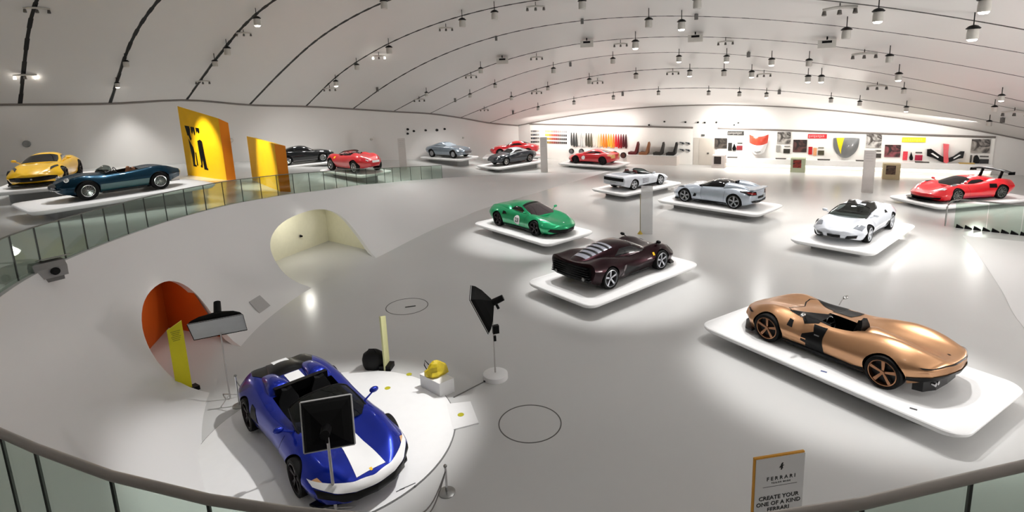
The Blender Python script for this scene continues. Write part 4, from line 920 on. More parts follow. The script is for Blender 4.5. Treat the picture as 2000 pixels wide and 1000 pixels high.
def railing(name, label, base, height, rail_r, post_w, zoff=0., rail_m=STEEL, joint_m=None):
    root = thing(name, label, 'railing', base[0])
    o = base[0]
    for a, b in zip(base[:-1], base[1:]):
        d = (b - a); dl = Vector((d.x, d.y, 0)).normalized(); n = Vector((-dl.y, dl.x, 0)) * .006
        A, B = a + dl * .012 - o, b - dl * .012 - o; up = Vector((0, 0, height)); z0 = Vector((0, 0, zoff))
        mb = MB(); mb.add([A - n + z0, B - n + z0, B + n + z0, A + n + z0, A - n + up, B - n + up, B + n + up, A + n + up], [(3, 2, 1, 0), (4, 5, 6, 7), (0, 1, 5, 4), (1, 2, 6, 5), (2, 3, 7, 6), (3, 0, 4, 7)]); mb.build('glass_panel', RAILGL, root)
    for p in base:
        MB().box((p.x - o.x, p.y - o.y, p.z - o.z + (height + zoff) / 2), (post_w, post_w, height - zoff)).build('joint_strip', joint_m or mat('joint_dark', '2c3330', .5, noise=.05), root)
    MB().tube([p - o + Vector((0, 0, height + rail_r * .6)) for p in base], rail_r, 8).build('handrail', rail_m, root, 50)
    return root
def crest_in(c, f, k=.10):
    d = Vector((c.x - f.x, c.y - f.y, 0)).normalized(); return c + d * k
cr_pts = [crest_in(c, f) for c, f in zip(CREST, FOOT)]
i0, i1 = 6 * 5 + 2, 6 * 18
railing('glass_railing', 'long curved glass railing along the crest of the ramp at left', resample(cr_pts[i0:i1], 1.0), .86, .016, .022, -.06, mat('rail_grey', '6f736f', .4, .6, noise=.05))
zr_ = 5.35
near = [gz(u, v, zr_) for u, v in ((-140, 778), (-60, 814), (0, 843), (67, 872), (215, 926), (405, 972), (560, 996), (760, 1014), (1000, 1026), (1240, 1026), (1480, 1012), (1685, 980), (1898, 930), (2080, 888))]
NEARB = [p - Vector((0, 0, 1.0)) for p in near]
railing('balcony_railing', 'brushed steel handrail with glass panels along the near balcony', NEARB, .98, .021, .012, 0., mat('handrail_steel', 'b3ada7', .35, .2, noise=.05))
# balustrade at the right
A, B = gz(1846, 442), gz(2030, 464); ax = (B - A).normalized(); nrm = Vector((-ax.y, ax.x, 0))
root = thing('glass_balustrade', 'rounded glass balustrade around the floor opening at far right', 'railing', A)
hb = 1.28; L_ = (B - A).length
path = [Vector((0, 0, .02)), Vector((0, 0, .5)), Vector((0, 0, hb - .45))] + [Vector((.45 - .45 * math.cos(t), 0, hb - .45 + .45 * math.sin(t))) for t in np.linspace(.15, math.pi / 2, 7)] + [Vector((x, 0, hb)) for x in np.linspace(1.2, L_, 8)]
MB().tube([ax * p.x + Vector((0, 0, p.z)) for p in path], .035, 8).build('handrail', STEEL, root, 50)
k = 0; x = .3
while x < L_:
    x2 = min(x + 1.1, L_); mb = MB(); n = nrm * .006; up = Vector((0, 0, hb - (.12 if x < .5 else .03)))
    a, b = ax * x, ax * (x2 - .02); mb.add([a - n, b - n, b + n, a + n, a - n + up, b - n + up, b + n + up, a + n + up], [(3, 2, 1, 0), (4, 5, 6, 7), (0, 1, 5, 4), (1, 2, 6, 5), (2, 3, 7, 6), (3, 0, 4, 7)]); mb.build('glass_panel', RAILGL, root); x = x2
for k in range(int(L_ / .3)):
    c = ax * (.5 + .3 * k); MB().prism_xz([(-.13, 0), (.13, 0), (.13, .04), (-.11, .17)], -.04, .04).build('glass_clamp', BLACK, root).matrix_local = Matrix.Translation(c) @ Matrix.Rotation(math.atan2(ax.y, ax.x), 4, 'Z')

# ================================================================== YELLOW WALLS ON THE RAMP
def yellow_wall(name, label, A, At, B, Bt, D, Dt, art=None):
    a, b, d = ramp_hit(*A), ramp_hit(*B), ramp_hit(*D); a2 = a + (d - b)
    za, zb_, zd = at_z_over(a, *At), at_z_over(b, *Bt), at_z_over(d, *Dt)
    root = thing(name, label, 'display wall', a); o = a
    bot = min(a.z, b.z, d.z) - .3
    pl = [a, b, d, a2]; tops = [za, zb_, zd, za + zd - zb_]
    vs = [Vector((p.x, p.y, bot)) - o for p in pl] + [Vector((p.x, p.y, t)) - o for p, t in zip(pl, tops)]
    mb = MB(); mb.add(vs, [(0, 1, 5, 4), (2, 3, 7, 6), (3, 0, 4, 7), (4, 5, 6, 7), (3, 2, 1, 0)], 0); mb.add([vs[i] for i in (1, 2, 6, 5)], [(0, 1, 2, 3)], 1)
    mb.build('panel', [YEL, ORANGE], root, fix=False)
    c_ = a.lerp(b, .62); n_ = (b - a).cross(Vector((0, 0, 1))).normalized(); n_ = n_ if n_.dot(CAM - a) > 0 else -n_
    lp = c_ + n_ * 3.2 + Vector((0, 0, 5.6)); light('wall_beam', 'SPOT', lp, c_ + Vector((0, 0, 1.2)), 2600, (1, .96, .85), spot_size=math.radians(42), spot_blend=.7, shadow_soft_size=.1)
    if art:
        n = (b - a).cross(Vector((0, 0, 1))).normalized()
        if n.dot(CAM - a) < 0: n = -n
        def P(s, h): 
            p = a.lerp(b, s); z0_, z1_ = a.z + (b.z - a.z) * s, za + (zb_ - za) * s; return Vector((p.x, p.y, z0_ + (z1_ - z0_) * h)) - o + n * .012
        for poly in art:
            MB().add([P(s, h) for s, h in poly], [tuple(range(len(poly)))]).build('black_print', BLACK, root, fix=False)
    return root
ART = [[(.12, .74), (.24, .745), (.25, .70), (.235, .62), (.26, .56), (.22, .53), (.19, .60), (.16, .60)], [(.27, .745), (.37, .75), (.375, .66), (.35, .62), (.33, .70), (.30, .64), (.28, .66)], [(.40, .75), (.49, .755), (.49, .69), (.46, .67), (.43, .70), (.41, .66)],
       [(.17, .56), (.22, .50), (.27, .44), (.285, .36), (.26, .24), (.255, .18), (.29, .17), (.29, .15), (.20, .15), (.205, .26), (.19, .36)],
       [(.40, .55), (.47, .58), (.52, .56), (.53, .44), (.555, .16), (.58, .145), (.58, .12), (.48, .125), (.47, .30), (.44, .15), (.40, .15), (.395, .17), (.42, .20), (.405, .40)], [(.30, .36), (.325, .37), (.33, .17), (.30, .17)]]
yellow_wall('display_wall', 'tall yellow angled wall with black printed figure, beside the teal racer', (367, 342), (348, 207), (443, 352), (427, 231), (461, 352), (447, 240), ART)
yellow_wall('display_wall', 'shorter plain yellow angled wall standing at the glass railing', (493, 352), (482, 266), (547, 374), (536, 281), (568, 375), (557, 285))

# ================================================================== DISPLAY WALL AT THE BACK
NB = Vector((-M2.x, -M2.y, 0))                  # out of the wall, into the hall
def sw(u, v, t=0.): 
    p = on_plane(u, v, M2, 46.5 - t); return E2.dot(p), p.z
def wbox_s(s0, s1, z0, z1, t0, t1):             # box on the wall in wall coordinates
    mb = MB(); c = wl((s0 + s1) / 2, (t0 + t1) / 2, (z0 + z1) / 2); mb.box((0, 0, 0), (abs(s1 - s0), abs(t1 - t0), abs(z1 - z0)), math.atan2(E2.y, E2.x)); return mb, c
def wthing(name, label, cat, m_, u0, v0, u1, v1, t0=.07, t1=.11, group=None, frame=None):
    um, vm = (u0 + u1) / 2, (v0 + v1) / 2
    s0, s1 = sw(u0, vm, t1)[0], sw(u1, vm, t1)[0]; z1, z0 = sw(um, v0, t1)[1], sw(um, v1, t1)[1]
    mb, c = wbox_s(s0, s1, z0, z1, t0, t1); o = mb.build(name, m_); o.location = c
    if cat: tag(o, label, cat, group)
    return o, (s0, s1, z0, z1)
BRIGHT = mat('display_white', 'f7f5f1', .5, noise=.01)
# backdrops
for (ua, ub, vt0, vt1) in ((1036, 1353, 243, 250), (1401, 1943, 251, 269)):
    s0, s1 = sw(ua, 280, .05)[0], sw(ub, 280, .05)[0]; zt0, zt1 = sw(ua, vt0, .05)[1], sw(ub, vt1, .05)[1]
    P = lambda s, z, t: wl(s, t, z)
    vs = [P(s0, 0, .0), P(s1, 0, .0), P(s1, zt1, .0), P(s0, zt0, .0), P(s0, 0, .05), P(s1, 0, .05), P(s1, zt1, .05), P(s0, zt0, .05)]
    mb = MB().add(vs, [(0, 1, 2, 3), (7, 6, 5, 4), (0, 4, 5, 1), (1, 5, 6, 2), (2, 6, 7, 3), (3, 7, 4, 0)])
    struct('wall_display_panel', mb, BRIGHT, label='brightly lit white display panel on the back wall')
    c = [P(s0, zt0 + .03, .1), P(s1, zt1 + .03, .1)]
    struct('trim_cornice', MB().tube(c, .07, 4), TRIM, label='grey cornice above the display panel')
# bench of the right hand section, with glowing strip below
s0, s1 = sw(1413, 310, .7)[0], sw(1939, 320, .7)[0]
root = thing('display_bench', 'long white bench with a glowing strip under its front, below the exhibits', 'bench', wl((s0 + s1) / 2, 0, 0))
mb, c = wbox_s(s0, s1, .30, .72, .05, .72); o = mb.build('bench_body', WHT, root); o.location = c - root.location
mb, c = wbox_s(s0, s1, 0, .30, .05, .45); o = mb.build('plinth', BRIGHT, root); o.location = c - root.location
mb, c = wbox_s(s0, s1, .26, .295, .5, .56); o = mb.build('light_strip', mat('strip_light', 'ffffff', .3, emit='fff2dc', estr=9., noise=.01), root); o.location = c - root.location
# seat bench
s0, s1 = sw(1224, 310, .9)[0], sw(1322, 310, .9)[0]
root = thing('seat_plinth', 'long pale plinth carrying four car seats', 'plinth', wl((s0 + s1) / 2, .5, 0)); mb, c = wbox_s(s0, s1, .0, .78, .05, .95); o = mb.build('plinth_body', mat('plinth_beige', 'd8cfc9', .6, noise=.02), root); o.location = c - root.location
mb, c = wbox_s(s0 - .02, s1 + .02, .78, .81, .05, .97); o = mb.build('plinth_top', WHT, root); o.location = c - root.location
for (u, col, nm) in ((1236, 'b81424', 'red'), (1257, 'b9814a', 'tan'), (1285, '3b3734', 'charcoal'), (1310, '1a1817', 'black')):
    s_ = sw(u, 296, .5)[0]; root = thing('car_seat', '%s bucket car seat on the pale plinth' % nm, 'seat', wl(s_, .5, .812), math.atan2(E2.y, E2.x) + math.pi, 'car seats on the plinth')
    m_ = mat('seat_' + nm, col, .55, noise=.06)
    mb = make_seat(0); mb.v = [(x * 1.15, y * 1.15, z * 1.28) for x, y, z in mb.v]; mb.build('seat_shell', m_, root, 35)
    for s in (1, -1):
        mb = MB().prism_xz([(.30, .14), (.30, .20), (-.22, .24), (-.42, .8), (-.5, .8), (-.42, .14)], s * .27 - .04, s * .27 + .04); mb.build('side_bolster', m_, root, 40)
    MB().box((-.03, 0, .02), (.5, .4, .04)).build('seat_rail', BLACK, root)
# paint swatches
ORD = ['first', 'second', 'third', 'fourth', 'fifth', 'sixth', 'seventh', 'eighth', 'ninth', 'tenth', 'eleventh', 'twelfth']
SWC = [['8d8f8a', '6f7277', '57595c', '9b9a95', 'b7b6b0'], ['6a6c66', '4d5560', '3c434d', '7f7d78', 'a9a7a0'], ['4f524c', '3a4350', '2c2f33', '686561', '8e8c87'], ['3f433f', '2f3844', '232427', '55514d', '77746f']]
for r in range(4):
    for c_ in range(5):
        u, v = 1038 + c_ * 3.4, 256.5 + r * 6.9 - c_ * .05
        wthing('colour_swatch', 'grey paint swatch, %s row, %s column of the left block' % (ORD[r], ORD[c_]), 'swatch', mat('swatch_' + SWC[r][c_], SWC[r][c_], .4, noise=.04), u - 1.3, v - 1.9, u + 1.3, v + 1.9, .05, .08, 'grey paint swatches')
ramp_c = ['f3e04a', 'f0cf3a', 'eda04a', 'e0683a', 'c94038', 'a83438', '8a4a4a', '76605c', '66686a', '585c60', '4c5054']
for r in range(4):
    for c_ in range(11):
        u, v = 1066.5 + c_ * 3.9, 256.5 + r * 7.2 + c_ * .12
        base = [int(ramp_c[c_][i:i + 2], 16) for i in (0, 2, 4)]; k = 1.12 - .16 * r
        if r == 0: base = [min(255, b * .55 + 110) for b in base]; k = 1
        hexc = ''.join('%02x' % int(max(10, min(255, b * k))) for b in base)
        wthing('colour_swatch', 'paint swatch, %s row from top, %s column of the coloured block' % (ORD[r], ORD[c_]), 'swatch', mat('swatch_' + hexc, hexc, .4, noise=.04), u - 1.55, v - 2.1, u + 1.55, v + 2.1, .05, .08, 'coloured paint swatches')
# leather hides
HIDES = ['4a4c4d', '3f4142', '4b4d4c', 'd5d8d6', 'c9cdcb', 'd9dad7', '5a564a', '504c40', '68624f', 'e8e3da', 'e6ddd0', 'e3cba5', 'e0a55a', 'd98a2c', 'd27e1e', 'eeb23a', 'f0b63e', 'e88a34', 'd3242c', 'b81524', '8a1420', '5d1620', '4d131c']
HN = ['charcoal', 'dark grey', 'slate grey', 'silver white', 'pale grey', 'light grey', 'olive brown', 'dark olive', 'khaki', 'ivory', 'cream', 'beige', 'light orange', 'orange brown', 'amber', 'golden yellow', 'bright yellow', 'orange', 'bright red', 'crimson', 'dark red', 'maroon', 'deep burgundy']
for i, h in enumerate(HIDES):
    u = 1116 + i * 4.85; s_, zt = sw(u, 259 + i * .15, .15); zb_ = sw(u, 286.5 + i * .16 - (2 if i % 3 == 0 else 0), .15)[1]
    root = thing('leather_hide', '%s leather hide hanging from a hook on the sample wall' % HN[i], 'leather', wl(s_, .15, zb_), math.atan2(E2.y, E2.x), 'leather hides on the sample wall')
    hh = zt - zb_; rs = []
    for k, (wd, z) in enumerate(((.02, hh), (.05, hh * .86), (.085, hh * .6), (.108, hh * .3), (.11, hh * .1), (.05, 0))):
        rs.append([(x * wd, .03 * math.sin(3 * x + k) + dy, z) for x, dy in ((-1, 0), (-.5, -.05), (0, .02), (.5, -.05), (1, 0), (.5, .03), (0, .06), (-.5, .03))])
    MB().rings(rs).build('hide', mat('hide_' + h, h, .55, noise=.08, nscale=8), root, 60); MB().cyl((0, .0, hh - .01), (0, .14, hh + .01), .012, n=6).build('hook', STEEL, root)
# wheels standing against the sample wall
for (u, v, r, m_, nm) in ((1115.5, 295.5, .24, RIMSIL, 'silver'), (1135, 296, .24, RIMSIL, 'polished'), (1200, 302, .30, mat('rim_gold', 'c9a458', .35, .7, noise=.05), 'gold'), (1217, 303.5, .26, mat('rim_brown', '7a5048', .4, .6, noise=.05), 'brown')):
    s_, z_ = sw(u, v, .25); root = thing('mounted_alloy', '%s alloy wheel mounted on the sample wall' % nm, 'exhibit', wl(s_, .19, z_), math.atan2(E2.y, E2.x) + math.pi, 'alloy wheels on the sample wall')
    ty, rm, dk = wheel_meshes(r, .18, 'ten'); o = put('tyre', ty, root); q = rm.copy(); q.materials.clear(); q.materials.append(m_); put('rim', q, root); put('hub_disc', dk, root)
for i, (u, v) in enumerate(((1332, 279.5), (1343.5, 280), (1332, 293), (1343.5, 293.5))):
    s_, z_ = sw(u, v, .1); root = thing('brake_caliper', '%s brake caliper on the white wall beside the door' % ('upper left', 'upper right', 'lower left', 'lower right')[i], 'caliper', wl(s_, .1, z_), math.atan2(E2.y, E2.x), 'brake calipers')
    MB().rings([[(x, y, z) for x, z in ((-.2, .1), (.12, .06), (.2, -.06), (.14, -.12), (.0, -.02), (-.16, .02))] for y in (-.06, .06)]).build('caliper_body', mat('caliper_grey', '6f7276', .4, .5, noise=.08), root); MB().cyl((.06, -.08, -.02), (.06, .0, -.02), .05, n=10).build('piston', BLACK, root)
# door
s0, s1 = sw(1354, 300, .02)[0], sw(1396, 300, .02)[0]; z1 = sw(1375, 269, .02)[1]
mb, c = wbox_s(s0, s1, 0, z1, -.01, .03); o = mb.build('door_1', mat('door_grey', 'c6c0b8', .6, noise=.02)); o.location = c; tag(o, 'flush grey door between the two display sections', kind='structure')
mb, c2_ = wbox_s(s0 + .45, s1 - .15, .02, z1 - .06, .03, .05); q = mb.build('door_leaf', mat('door_leaf', 'bdb6ad', .6, noise=.02), o); q.location = c2_ - c
mb, c2_ = wbox_s(s1 - .6, s1 - .45, z1 * .42, z1 * .46, .05, .1); q = mb.build('door_handle', STEEL, o); q.location = c2_ - c
o, _ = wthing('exit_sign', 'small dark emergency sign above the grey door', 'sign', mat('sign_dark', '4a4a48', .5, noise=.05), 1370, 262.5, 1376, 266, .0, .08)
# photographs, title boards, samples
PHOTO = {}
def photo_mat(name, a, b, sc, dist=1.5):
    m = bpy.data.materials.new(name); m.use_nodes = True; nt = m.node_tree; bs = nt.nodes['Principled BSDF']; bs.inputs['Roughness'].default_value = .5
    tc = nt.nodes.new('ShaderNodeTexCoord'); n = nt.nodes.new('ShaderNodeTexNoise'); n.inputs['Scale'].default_value = sc; n.inputs['Distortion'].default_value = dist; r = nt.nodes.new('ShaderNodeValToRGB')
    r.color_ramp.elements[0].position = .42; r.color_ramp.elements[1].position = .62; r.color_ramp.elements[0].color = (*lin(a), 1); r.color_ramp.elements[1].color = (*lin(b), 1)
    nt.links.new(tc.outputs['Object'], n.inputs['Vector']); nt.links.new(n.outputs['Fac'], r.inputs['Fac']); nt.links.new(r.outputs['Color'], bs.inputs['Base Color']); return m
for (a, b, c_, d, ca, cb, lb) in ((1396, 270, 1420, 289.5, '15120f', '4d4640', 'dark interior photograph at the left end of the exhibit wall'), (1518, 258, 1544.5, 281, '3f3b38', 'b4b0ab', 'grey photo collage above the red crescent exhibit shelf'), (1549, 273, 1576, 297.5, '1f1b1a', '5b3a38', 'dark car photograph left of the grey bonnet'),
        (1692, 262, 1722, 288.5, '45403d', 'c9c6c2', 'grey car photograph behind the grey info column'), (1728, 283, 1759, 307, '241b1a', '8a4a50', 'photograph of a red car interior'), (1897, 272, 1934, 299, '2e2926', 'a09a94', 'dark photograph at the right end of the exhibit wall')):
    wthing('photograph', lb, 'photo', photo_mat('photo', ca, cb, 1.6), a, b, c_, d, group='photographs on the exhibit wall')
for (a, b, c_, d, col, lb, ink) in ((1421, 256, 1453, 264.5, '1a1816', 'black title board with pale lettering', '6e6c69'), (1578, 262, 1615, 270.5, 'c5222c', 'red title board with pale lettering', 'e58f8f'), (1762, 268.5, 1808, 278, 'e6e022', 'yellow title board on the exhibit wall', 'ece95a')):
    o, q = wthing('title_board', lb, 'sign', mat('board_' + col, col, .5, noise=.02), a, b, c_, d)
    L_ = abs(q[1] - q[0]); h_ = abs(q[3] - q[2]); n = 9
    for k in range(n):
        x = -L_ / 2 + L_ * (.08 + .84 * k / n); MB().box((x * E2.x, x * E2.y, (k % 3 - 1) * h_ * .05), (L_ * .06, .05, h_ * (.42 if k % 3 else .6)), math.atan2(E2.y, E2.x)).build('lettering', mat('ink_' + ink, ink, .5, noise=.02), o)
SAMP = [(1422, 279, 1429.5, 294, '1c1a19', 'round black sample left of the dark red sample'), (1438.5, 284.5, 1450, 293, '7a2028', 'dark red sample tile'), (1440, 278.5, 1450, 280.5, '2a2826', 'thin dark caption strip over the dark red tile'), (1516, 284, 1524, 297, '9a9894', 'grey fabric sample beside the dark tile'), (1530, 291, 1543, 299.5, '2e2c26', 'dark tile below the grey photo collage'), (1532, 285, 1543, 287, '8a8884', 'thin grey caption strip below the grey collage'),
        (1579, 287, 1586.5, 302, 'b3141c', 'red sample tube below the red title board'), (1588.5, 289, 1595, 304, 'e0a070', 'peach sample tube beside the red tube'), (1597.5, 294, 1609.5, 303, '45412f', 'dark olive tile left of the bonnet'), (1598, 287.5, 1609, 290, '8d8a80', 'thin grey caption strip over the olive tile'), (1708, 300, 1721, 308.5, '3a3531', 'dark tile beside the grey info column'), (1709, 293.5, 1721, 296, '55504c', 'thin caption strip beside the grey info column'),
        (1763.5, 296, 1772.5, 313, 'd83848', 'red pill shaped sample under the yellow board'), (1787, 303, 1801.5, 313.5, 'a8123c', 'crimson tile under the yellow board'), (1788, 297, 1801, 299, '3a3634', 'thin dark caption strip over the crimson tile'), (1894.5, 303, 1898, 320, '4a4642', 'slim dark bar below the right end photograph'), (1913, 311, 1931, 320.5, '131110', 'black tile at the right end of the exhibit wall'), (1914, 304.5, 1931, 307, '4b4744', 'thin caption strip at the right end of the exhibit wall')]
for a, b, c_, d, col, lb in SAMP: wthing('material_sample', lb, 'sample', mat('sample_' + col, col, .5, noise=.1, nscale=12), a, b, c_, d, group='material samples on the exhibit wall')
def wpoly(name, label, cat, m_, pts, t0, t1, group=None, parent=None):
    c = wl(*[sum(x) / len(pts) for x in zip(*[(sw(u, v, t1)[0], 0, sw(u, v, t1)[1]) for u, v in pts])][:1], t1, sum(sw(u, v, t1)[1] for u, v in pts) / len(pts))
    if parent is not None: c = parent.location
    vs = [wl(sw(u, v, t1)[0], t, sw(u, v, t1)[1]) - c for t in (t0, t1) for u, v in pts]; n = len(pts)
    mb = MB().add(vs, [tuple(range(n)), tuple(range(2 * n - 1, n - 1, -1))] + [(i, n + i, n + (i + 1) % n, (i + 1) % n) for i in range(n)])
    o = mb.build(name, m_, parent)
    if parent is None: o.location = c; tag(o, label, cat, group)
    return o
wpoly('cone_sample', 'dark cone shaped sample beside the dark red tile', 'sample', SATIN, [(1434, 280), (1438, 290), (1437, 294), (1431, 294), (1430, 290)], .07, .15, 'material samples on the exhibit wall')
wpoly('cone_sample', 'dark cone shaped sample under the yellow title board', 'sample', SATIN, [(1780, 297), (1783.5, 309), (1782, 313.5), (1777, 313), (1776, 308)], .07, .15, 'material samples on the exhibit wall')
wpoly('splat_sample', 'black rounded sample beside the black tile', 'sample', BLACK, [(1904, 304), (1909, 303), (1912, 308), (1914, 314), (1911, 321), (1905, 321), (1901, 317), (1902, 309)], .07, .16, 'material samples on the exhibit wall')
# exhibits: curved nose panel, bonnet, front wing
root = thing('nose_panel', 'white car nose panel with a red curved upper band', 'car part', wl(sw(1481, 280, .4)[0], .1, sw(1481, 280, .4)[1]))
s0, s1 = sw(1462, 275, .4)[0], sw(1500, 275, .4)[0]; zt, zm, zb_ = sw(1481, 267, .4)[1], sw(1481, 284, .4)[1], sw(1481, 302, .4)[1]
def nose(i, j, za, zc_): 
    x = -1 + 2 * i; s_ = (s0 + s1) / 2 + (s1 - s0) / 2 * x * (1 - .35 * ((zt - (za + (zc_ - za) * j)) / (zt - zb_)) ** 2); z = za + (zc_ - za) * j + .16 * x * x * (1 if za == zt else 1)
    return wl(s_, .12 + .5 * (1 - x * x) * (.55 + .45 * math.sin(math.pi * (.2 + .6 * j))), z) - root.location
MB().grid(lambda i, j: nose(i, j, zt, zm), 20, 6).build('red_band', mat('nose_red', 'd8452e', .3, 0, .8, noise=.05), root, 60, fix=False); MB().grid(lambda i, j: nose(i, j, zm, zb_), 20, 6).build('white_shell', WHT, root, 60, fix=False)
MB().tube([nose(.3 + .4 * k / 8, .7, zm, zb_) + NB * .02 for k in range(9)], .04, 6).build('grille_trim', STEEL, root, 60)
def bon(i, j):                                   # grey bonnet
    z_t, z_b = sw(1652, 269, .3)[1], sw(1652, 309, .3)[1]; x = -1 + 2 * i; half = (sw(1678, 285, .3)[0] - sw(1627, 285, .3)[0]) / 2; wd = half * (1 - .0 * j) * (1 - .62 * j ** 3.2) ** .8
    return wl((sw(1652, 285, .3)[0]) + wd * x, .14 + .25 * (1 - x * x) * math.sin(math.pi * (.15 + .7 * j)), z_t + (z_b - z_t) * j * (1 - .10 * x * x) - .05 * x * x * (1 - j))
root = thing('bonnet_panel', 'grey car bonnet with a yellow tapering stripe hung on the wall', 'car part', bon(.5, .5))
MB().grid(lambda i, j: bon(i, j) - root.location, 18, 12).build('bonnet_skin', mat('bonnet_grey', '77797a', .35, .3, .6, noise=.03), root, 60, fix=False)
MB().grid(lambda i, j: bon(.12 + .30 * i + (.27 - .12 - .30 * i) * .92 * j, .0 + .80 * j) - root.location + NB * .02, 8, 10).build('yellow_stripe', mat('stripe_yellow', 'f0d818', .35, 0, .6, noise=.02), root, 60, fix=False)
root = thing('front_wing', 'race car front wing in black with a red nose on the wall', 'car part', wl(sw(1848, 305, .3)[0], .25, sw(1848, 305, .3)[1]))
for pts, m_, nm in (([(1811, 292), (1819, 291), (1836, 303), (1850, 311), (1850, 318), (1838, 316), (1822, 308), (1811, 305)], SATIN, 'wing_plane'), ([(1884, 296), (1877, 296), (1862, 306), (1848, 311), (1848, 318), (1858, 316), (1872, 310), (1881, 309)], SATIN, 'wing_plane'), ([(1843, 281), (1854, 282), (1852, 300), (1853, 316), (1849, 319), (1843, 317), (1843, 300)], mat('nose_red2', 'd9525a', .35, 0, .6, noise=.06), 'nose_cone')):
    wpoly(nm, None, None, m_, pts, .12, .34 if nm == 'nose_cone' else .28, parent=root)
for pts in ([(1818, 300), (1822, 299), (1834, 307), (1832, 309)], [(1877, 303), (1874, 302), (1862, 309), (1863, 311)]): wpoly('wing_slot', None, None, WHT, pts, .28, .31, parent=root)
# booklets on the bench and plinths in front of it
for (a, b, col, lb) in ((1421, 1440, '3a3633', 'thin dark booklet at the left end of the bench'), (1515, 1535, '4a4643', 'dark booklet below the grey tile'), (1597, 1621, '3a3734', 'dark booklet below the olive tile'), (1672, 1690, '55514e', 'dark booklet below the grey bonnet'), (1788, 1815, '4b4845', 'dark booklet below the crimson tile'), (1874, 1904, 'c8a860', 'yellow and dark booklet below the front wing')):
    sa, sb = sw(a, 310, .4)[0], sw(b, 310, .4)[0]; mb, c = wbox_s(sa, sb, .722, .77, .25, .55); root = thing('booklet', lb, 'book', c, 0, 'booklets on the bench'); mb.build('pages', mat('book_' + col, col, .6, noise=.05), root)
    mb, c2_ = wbox_s(sa - .02, sb + .02, .77, .782, .23, .57); q = mb.build('cover', mat('book_' + col, col), root); q.location = c2_ - c
for (u0, u1, vb, face, side, lb) in ((1390, 1415, 325, '241a18', 'c9bfba', 'low plinth with a dark print, nearest the door'), (1543, 1572, 337, '8f2a20', 'b9c0a2', 'low plinth with a red and black print'), (1723, 1757, 351, '6b5544', 'd2c29a', 'low plinth with a brown print, right of the grey column')):
    t_ = max(1.5, 46.5 - M2.dot(gz((u0 + u1) / 2, vb))); sa, sb = sw(u0, vb, t_)[0], sw(u1, vb, t_)[0]; wd = sb - sa
    root = thing('print_plinth', lb, 'plinth', wl((sa + sb) / 2, t_ + .0, 0), math.atan2(E2.y, E2.x), 'print plinths before the bench')
    hgt = 1.02; MB().box((0, .35, hgt / 2), (wd, .7, hgt)).build('plinth_body', mat('pl_' + side, side, .55, noise=.03), root)
    MB().box((-wd * .05, -.01, hgt * .62), (wd * .56, .02, hgt * .58)).build('print', photo_mat('print', face, '150f0d', 3.), root)
# small round speakers on the walls
def wall_dot(u, v, lb, plane, r=.09, m_=BLACK):
    p = on_plane(u, v, *plane[:2]); n = plane[2]; mb = MB(); mb.cyl((0, 0, 0), n * .16, r, r * .8, 12); o = mb.build('wall_speaker', m_, None, 40); o.location = p; tag(o, lb, 'speaker', plane[3])
BACKP = (M2, 46.49, NB, 'wall speakers over the display wall')
a_, b_ = cpt(0, 0), cpt(0, 40); ld = Vector((b_.x - a_.x, b_.y - a_.y, 0)).normalized(); ln = Vector((-ld.y, ld.x, 0))
if ln.dot(CAM - a_) < 0: ln = -ln
LEFTP = (ln, a_.dot(ln) - a_.z * ln.z, ln, 'wall speakers on the left wall')
for i, (u, v) in enumerate(((1268, 244), (1298, 237.5), (1339, 238.5), (1363.5, 239), (1377, 239.5), (1399.5, 239), (1434, 244), (1442, 240))): wall_dot(u, v, 'small black round speaker number %s from the left above the display wall' % ('one', 'two', 'three', 'four', 'five', 'six', 'seven', 'eight')[i], BACKP, .075)
for u, v, r, lb in ((796, 252.5, .11, 'upper black speaker of the pair above the left info panel'), (796, 261, .1, 'lower black speaker of the pair above the left info panel'), (808, 256, .1, 'small black speaker right of the pair on the left wall'), (831, 254.5, .1, 'small black speaker above the tail of the steel blue fastback'), (853, 254, .12, 'black speaker above the steel blue fastback'), (868, 252, .1, 'small black speaker above the bonnet of the steel blue fastback'), (904, 269, .08, 'tiny grey speaker right of the steel blue fastback'), (725, 272, .11, 'grey speaker on the wall above the red vintage racer')):
    wall_dot(u, v, lb, LEFTP, r, BLACK if 'black' in lb else HOUS)
wall_dot(52, 281, 'round grey vent on the left wall above the yellow car', LEFTP, .22, mat('vent_grey', '8b8d8c', .6, noise=.05)); wall_dot(452, 274, 'small grey box speaker beside the tall yellow wall', LEFTP, .14, HOUS)

# ================================================================== INFO COLUMNS AND SIGNS
def column(label, u0, u1, vb, vt, thick=.08, m_=GREYP, rot=None, lines=True):
    b = ramp_hit((u0 + u1) / 2, vb); h = at_z_over(b, (u0 + u1) / 2, vt) - b.z; wd = (u1 - u0) * (b - CAM).dot(FW) / F
    rz = math.atan2(-(b.x), b.y) if rot is None else rot
    root = thing('info_column', label, 'info panel', b, rz); MB().box((0, 0, h / 2), (wd, thick, h)).build('panel', m_, root)
    if lines:
        for k in range(4): MB().box((-.02 * wd, -thick / 2 - .003, h * (.93 - .06 * k)), (wd * (.7 - .1 * (k % 2)), .004, h * .008)).build('text_line', mat('text_grey', 'b4b1ae', .6, noise=.02), root)
    return root, wd, h, thick
column('tall grey info column standing before the exhibit wall', 1683.5, 1703, 376, 294)
column('pale grey info column beside the slate grey coupe', 1056.5, 1070, 336, 268)
column('pale grey info column on the left wall side of the ramp', 781, 795, 330, 270, lines=True)
r_, wd, h, th = column('pale grey info column in front of the white wedge spider', 1252, 1274, 457, 363, .05, mat('acrylic_grey', 'd6d6d6', .3, noise=.02, alpha=.62))
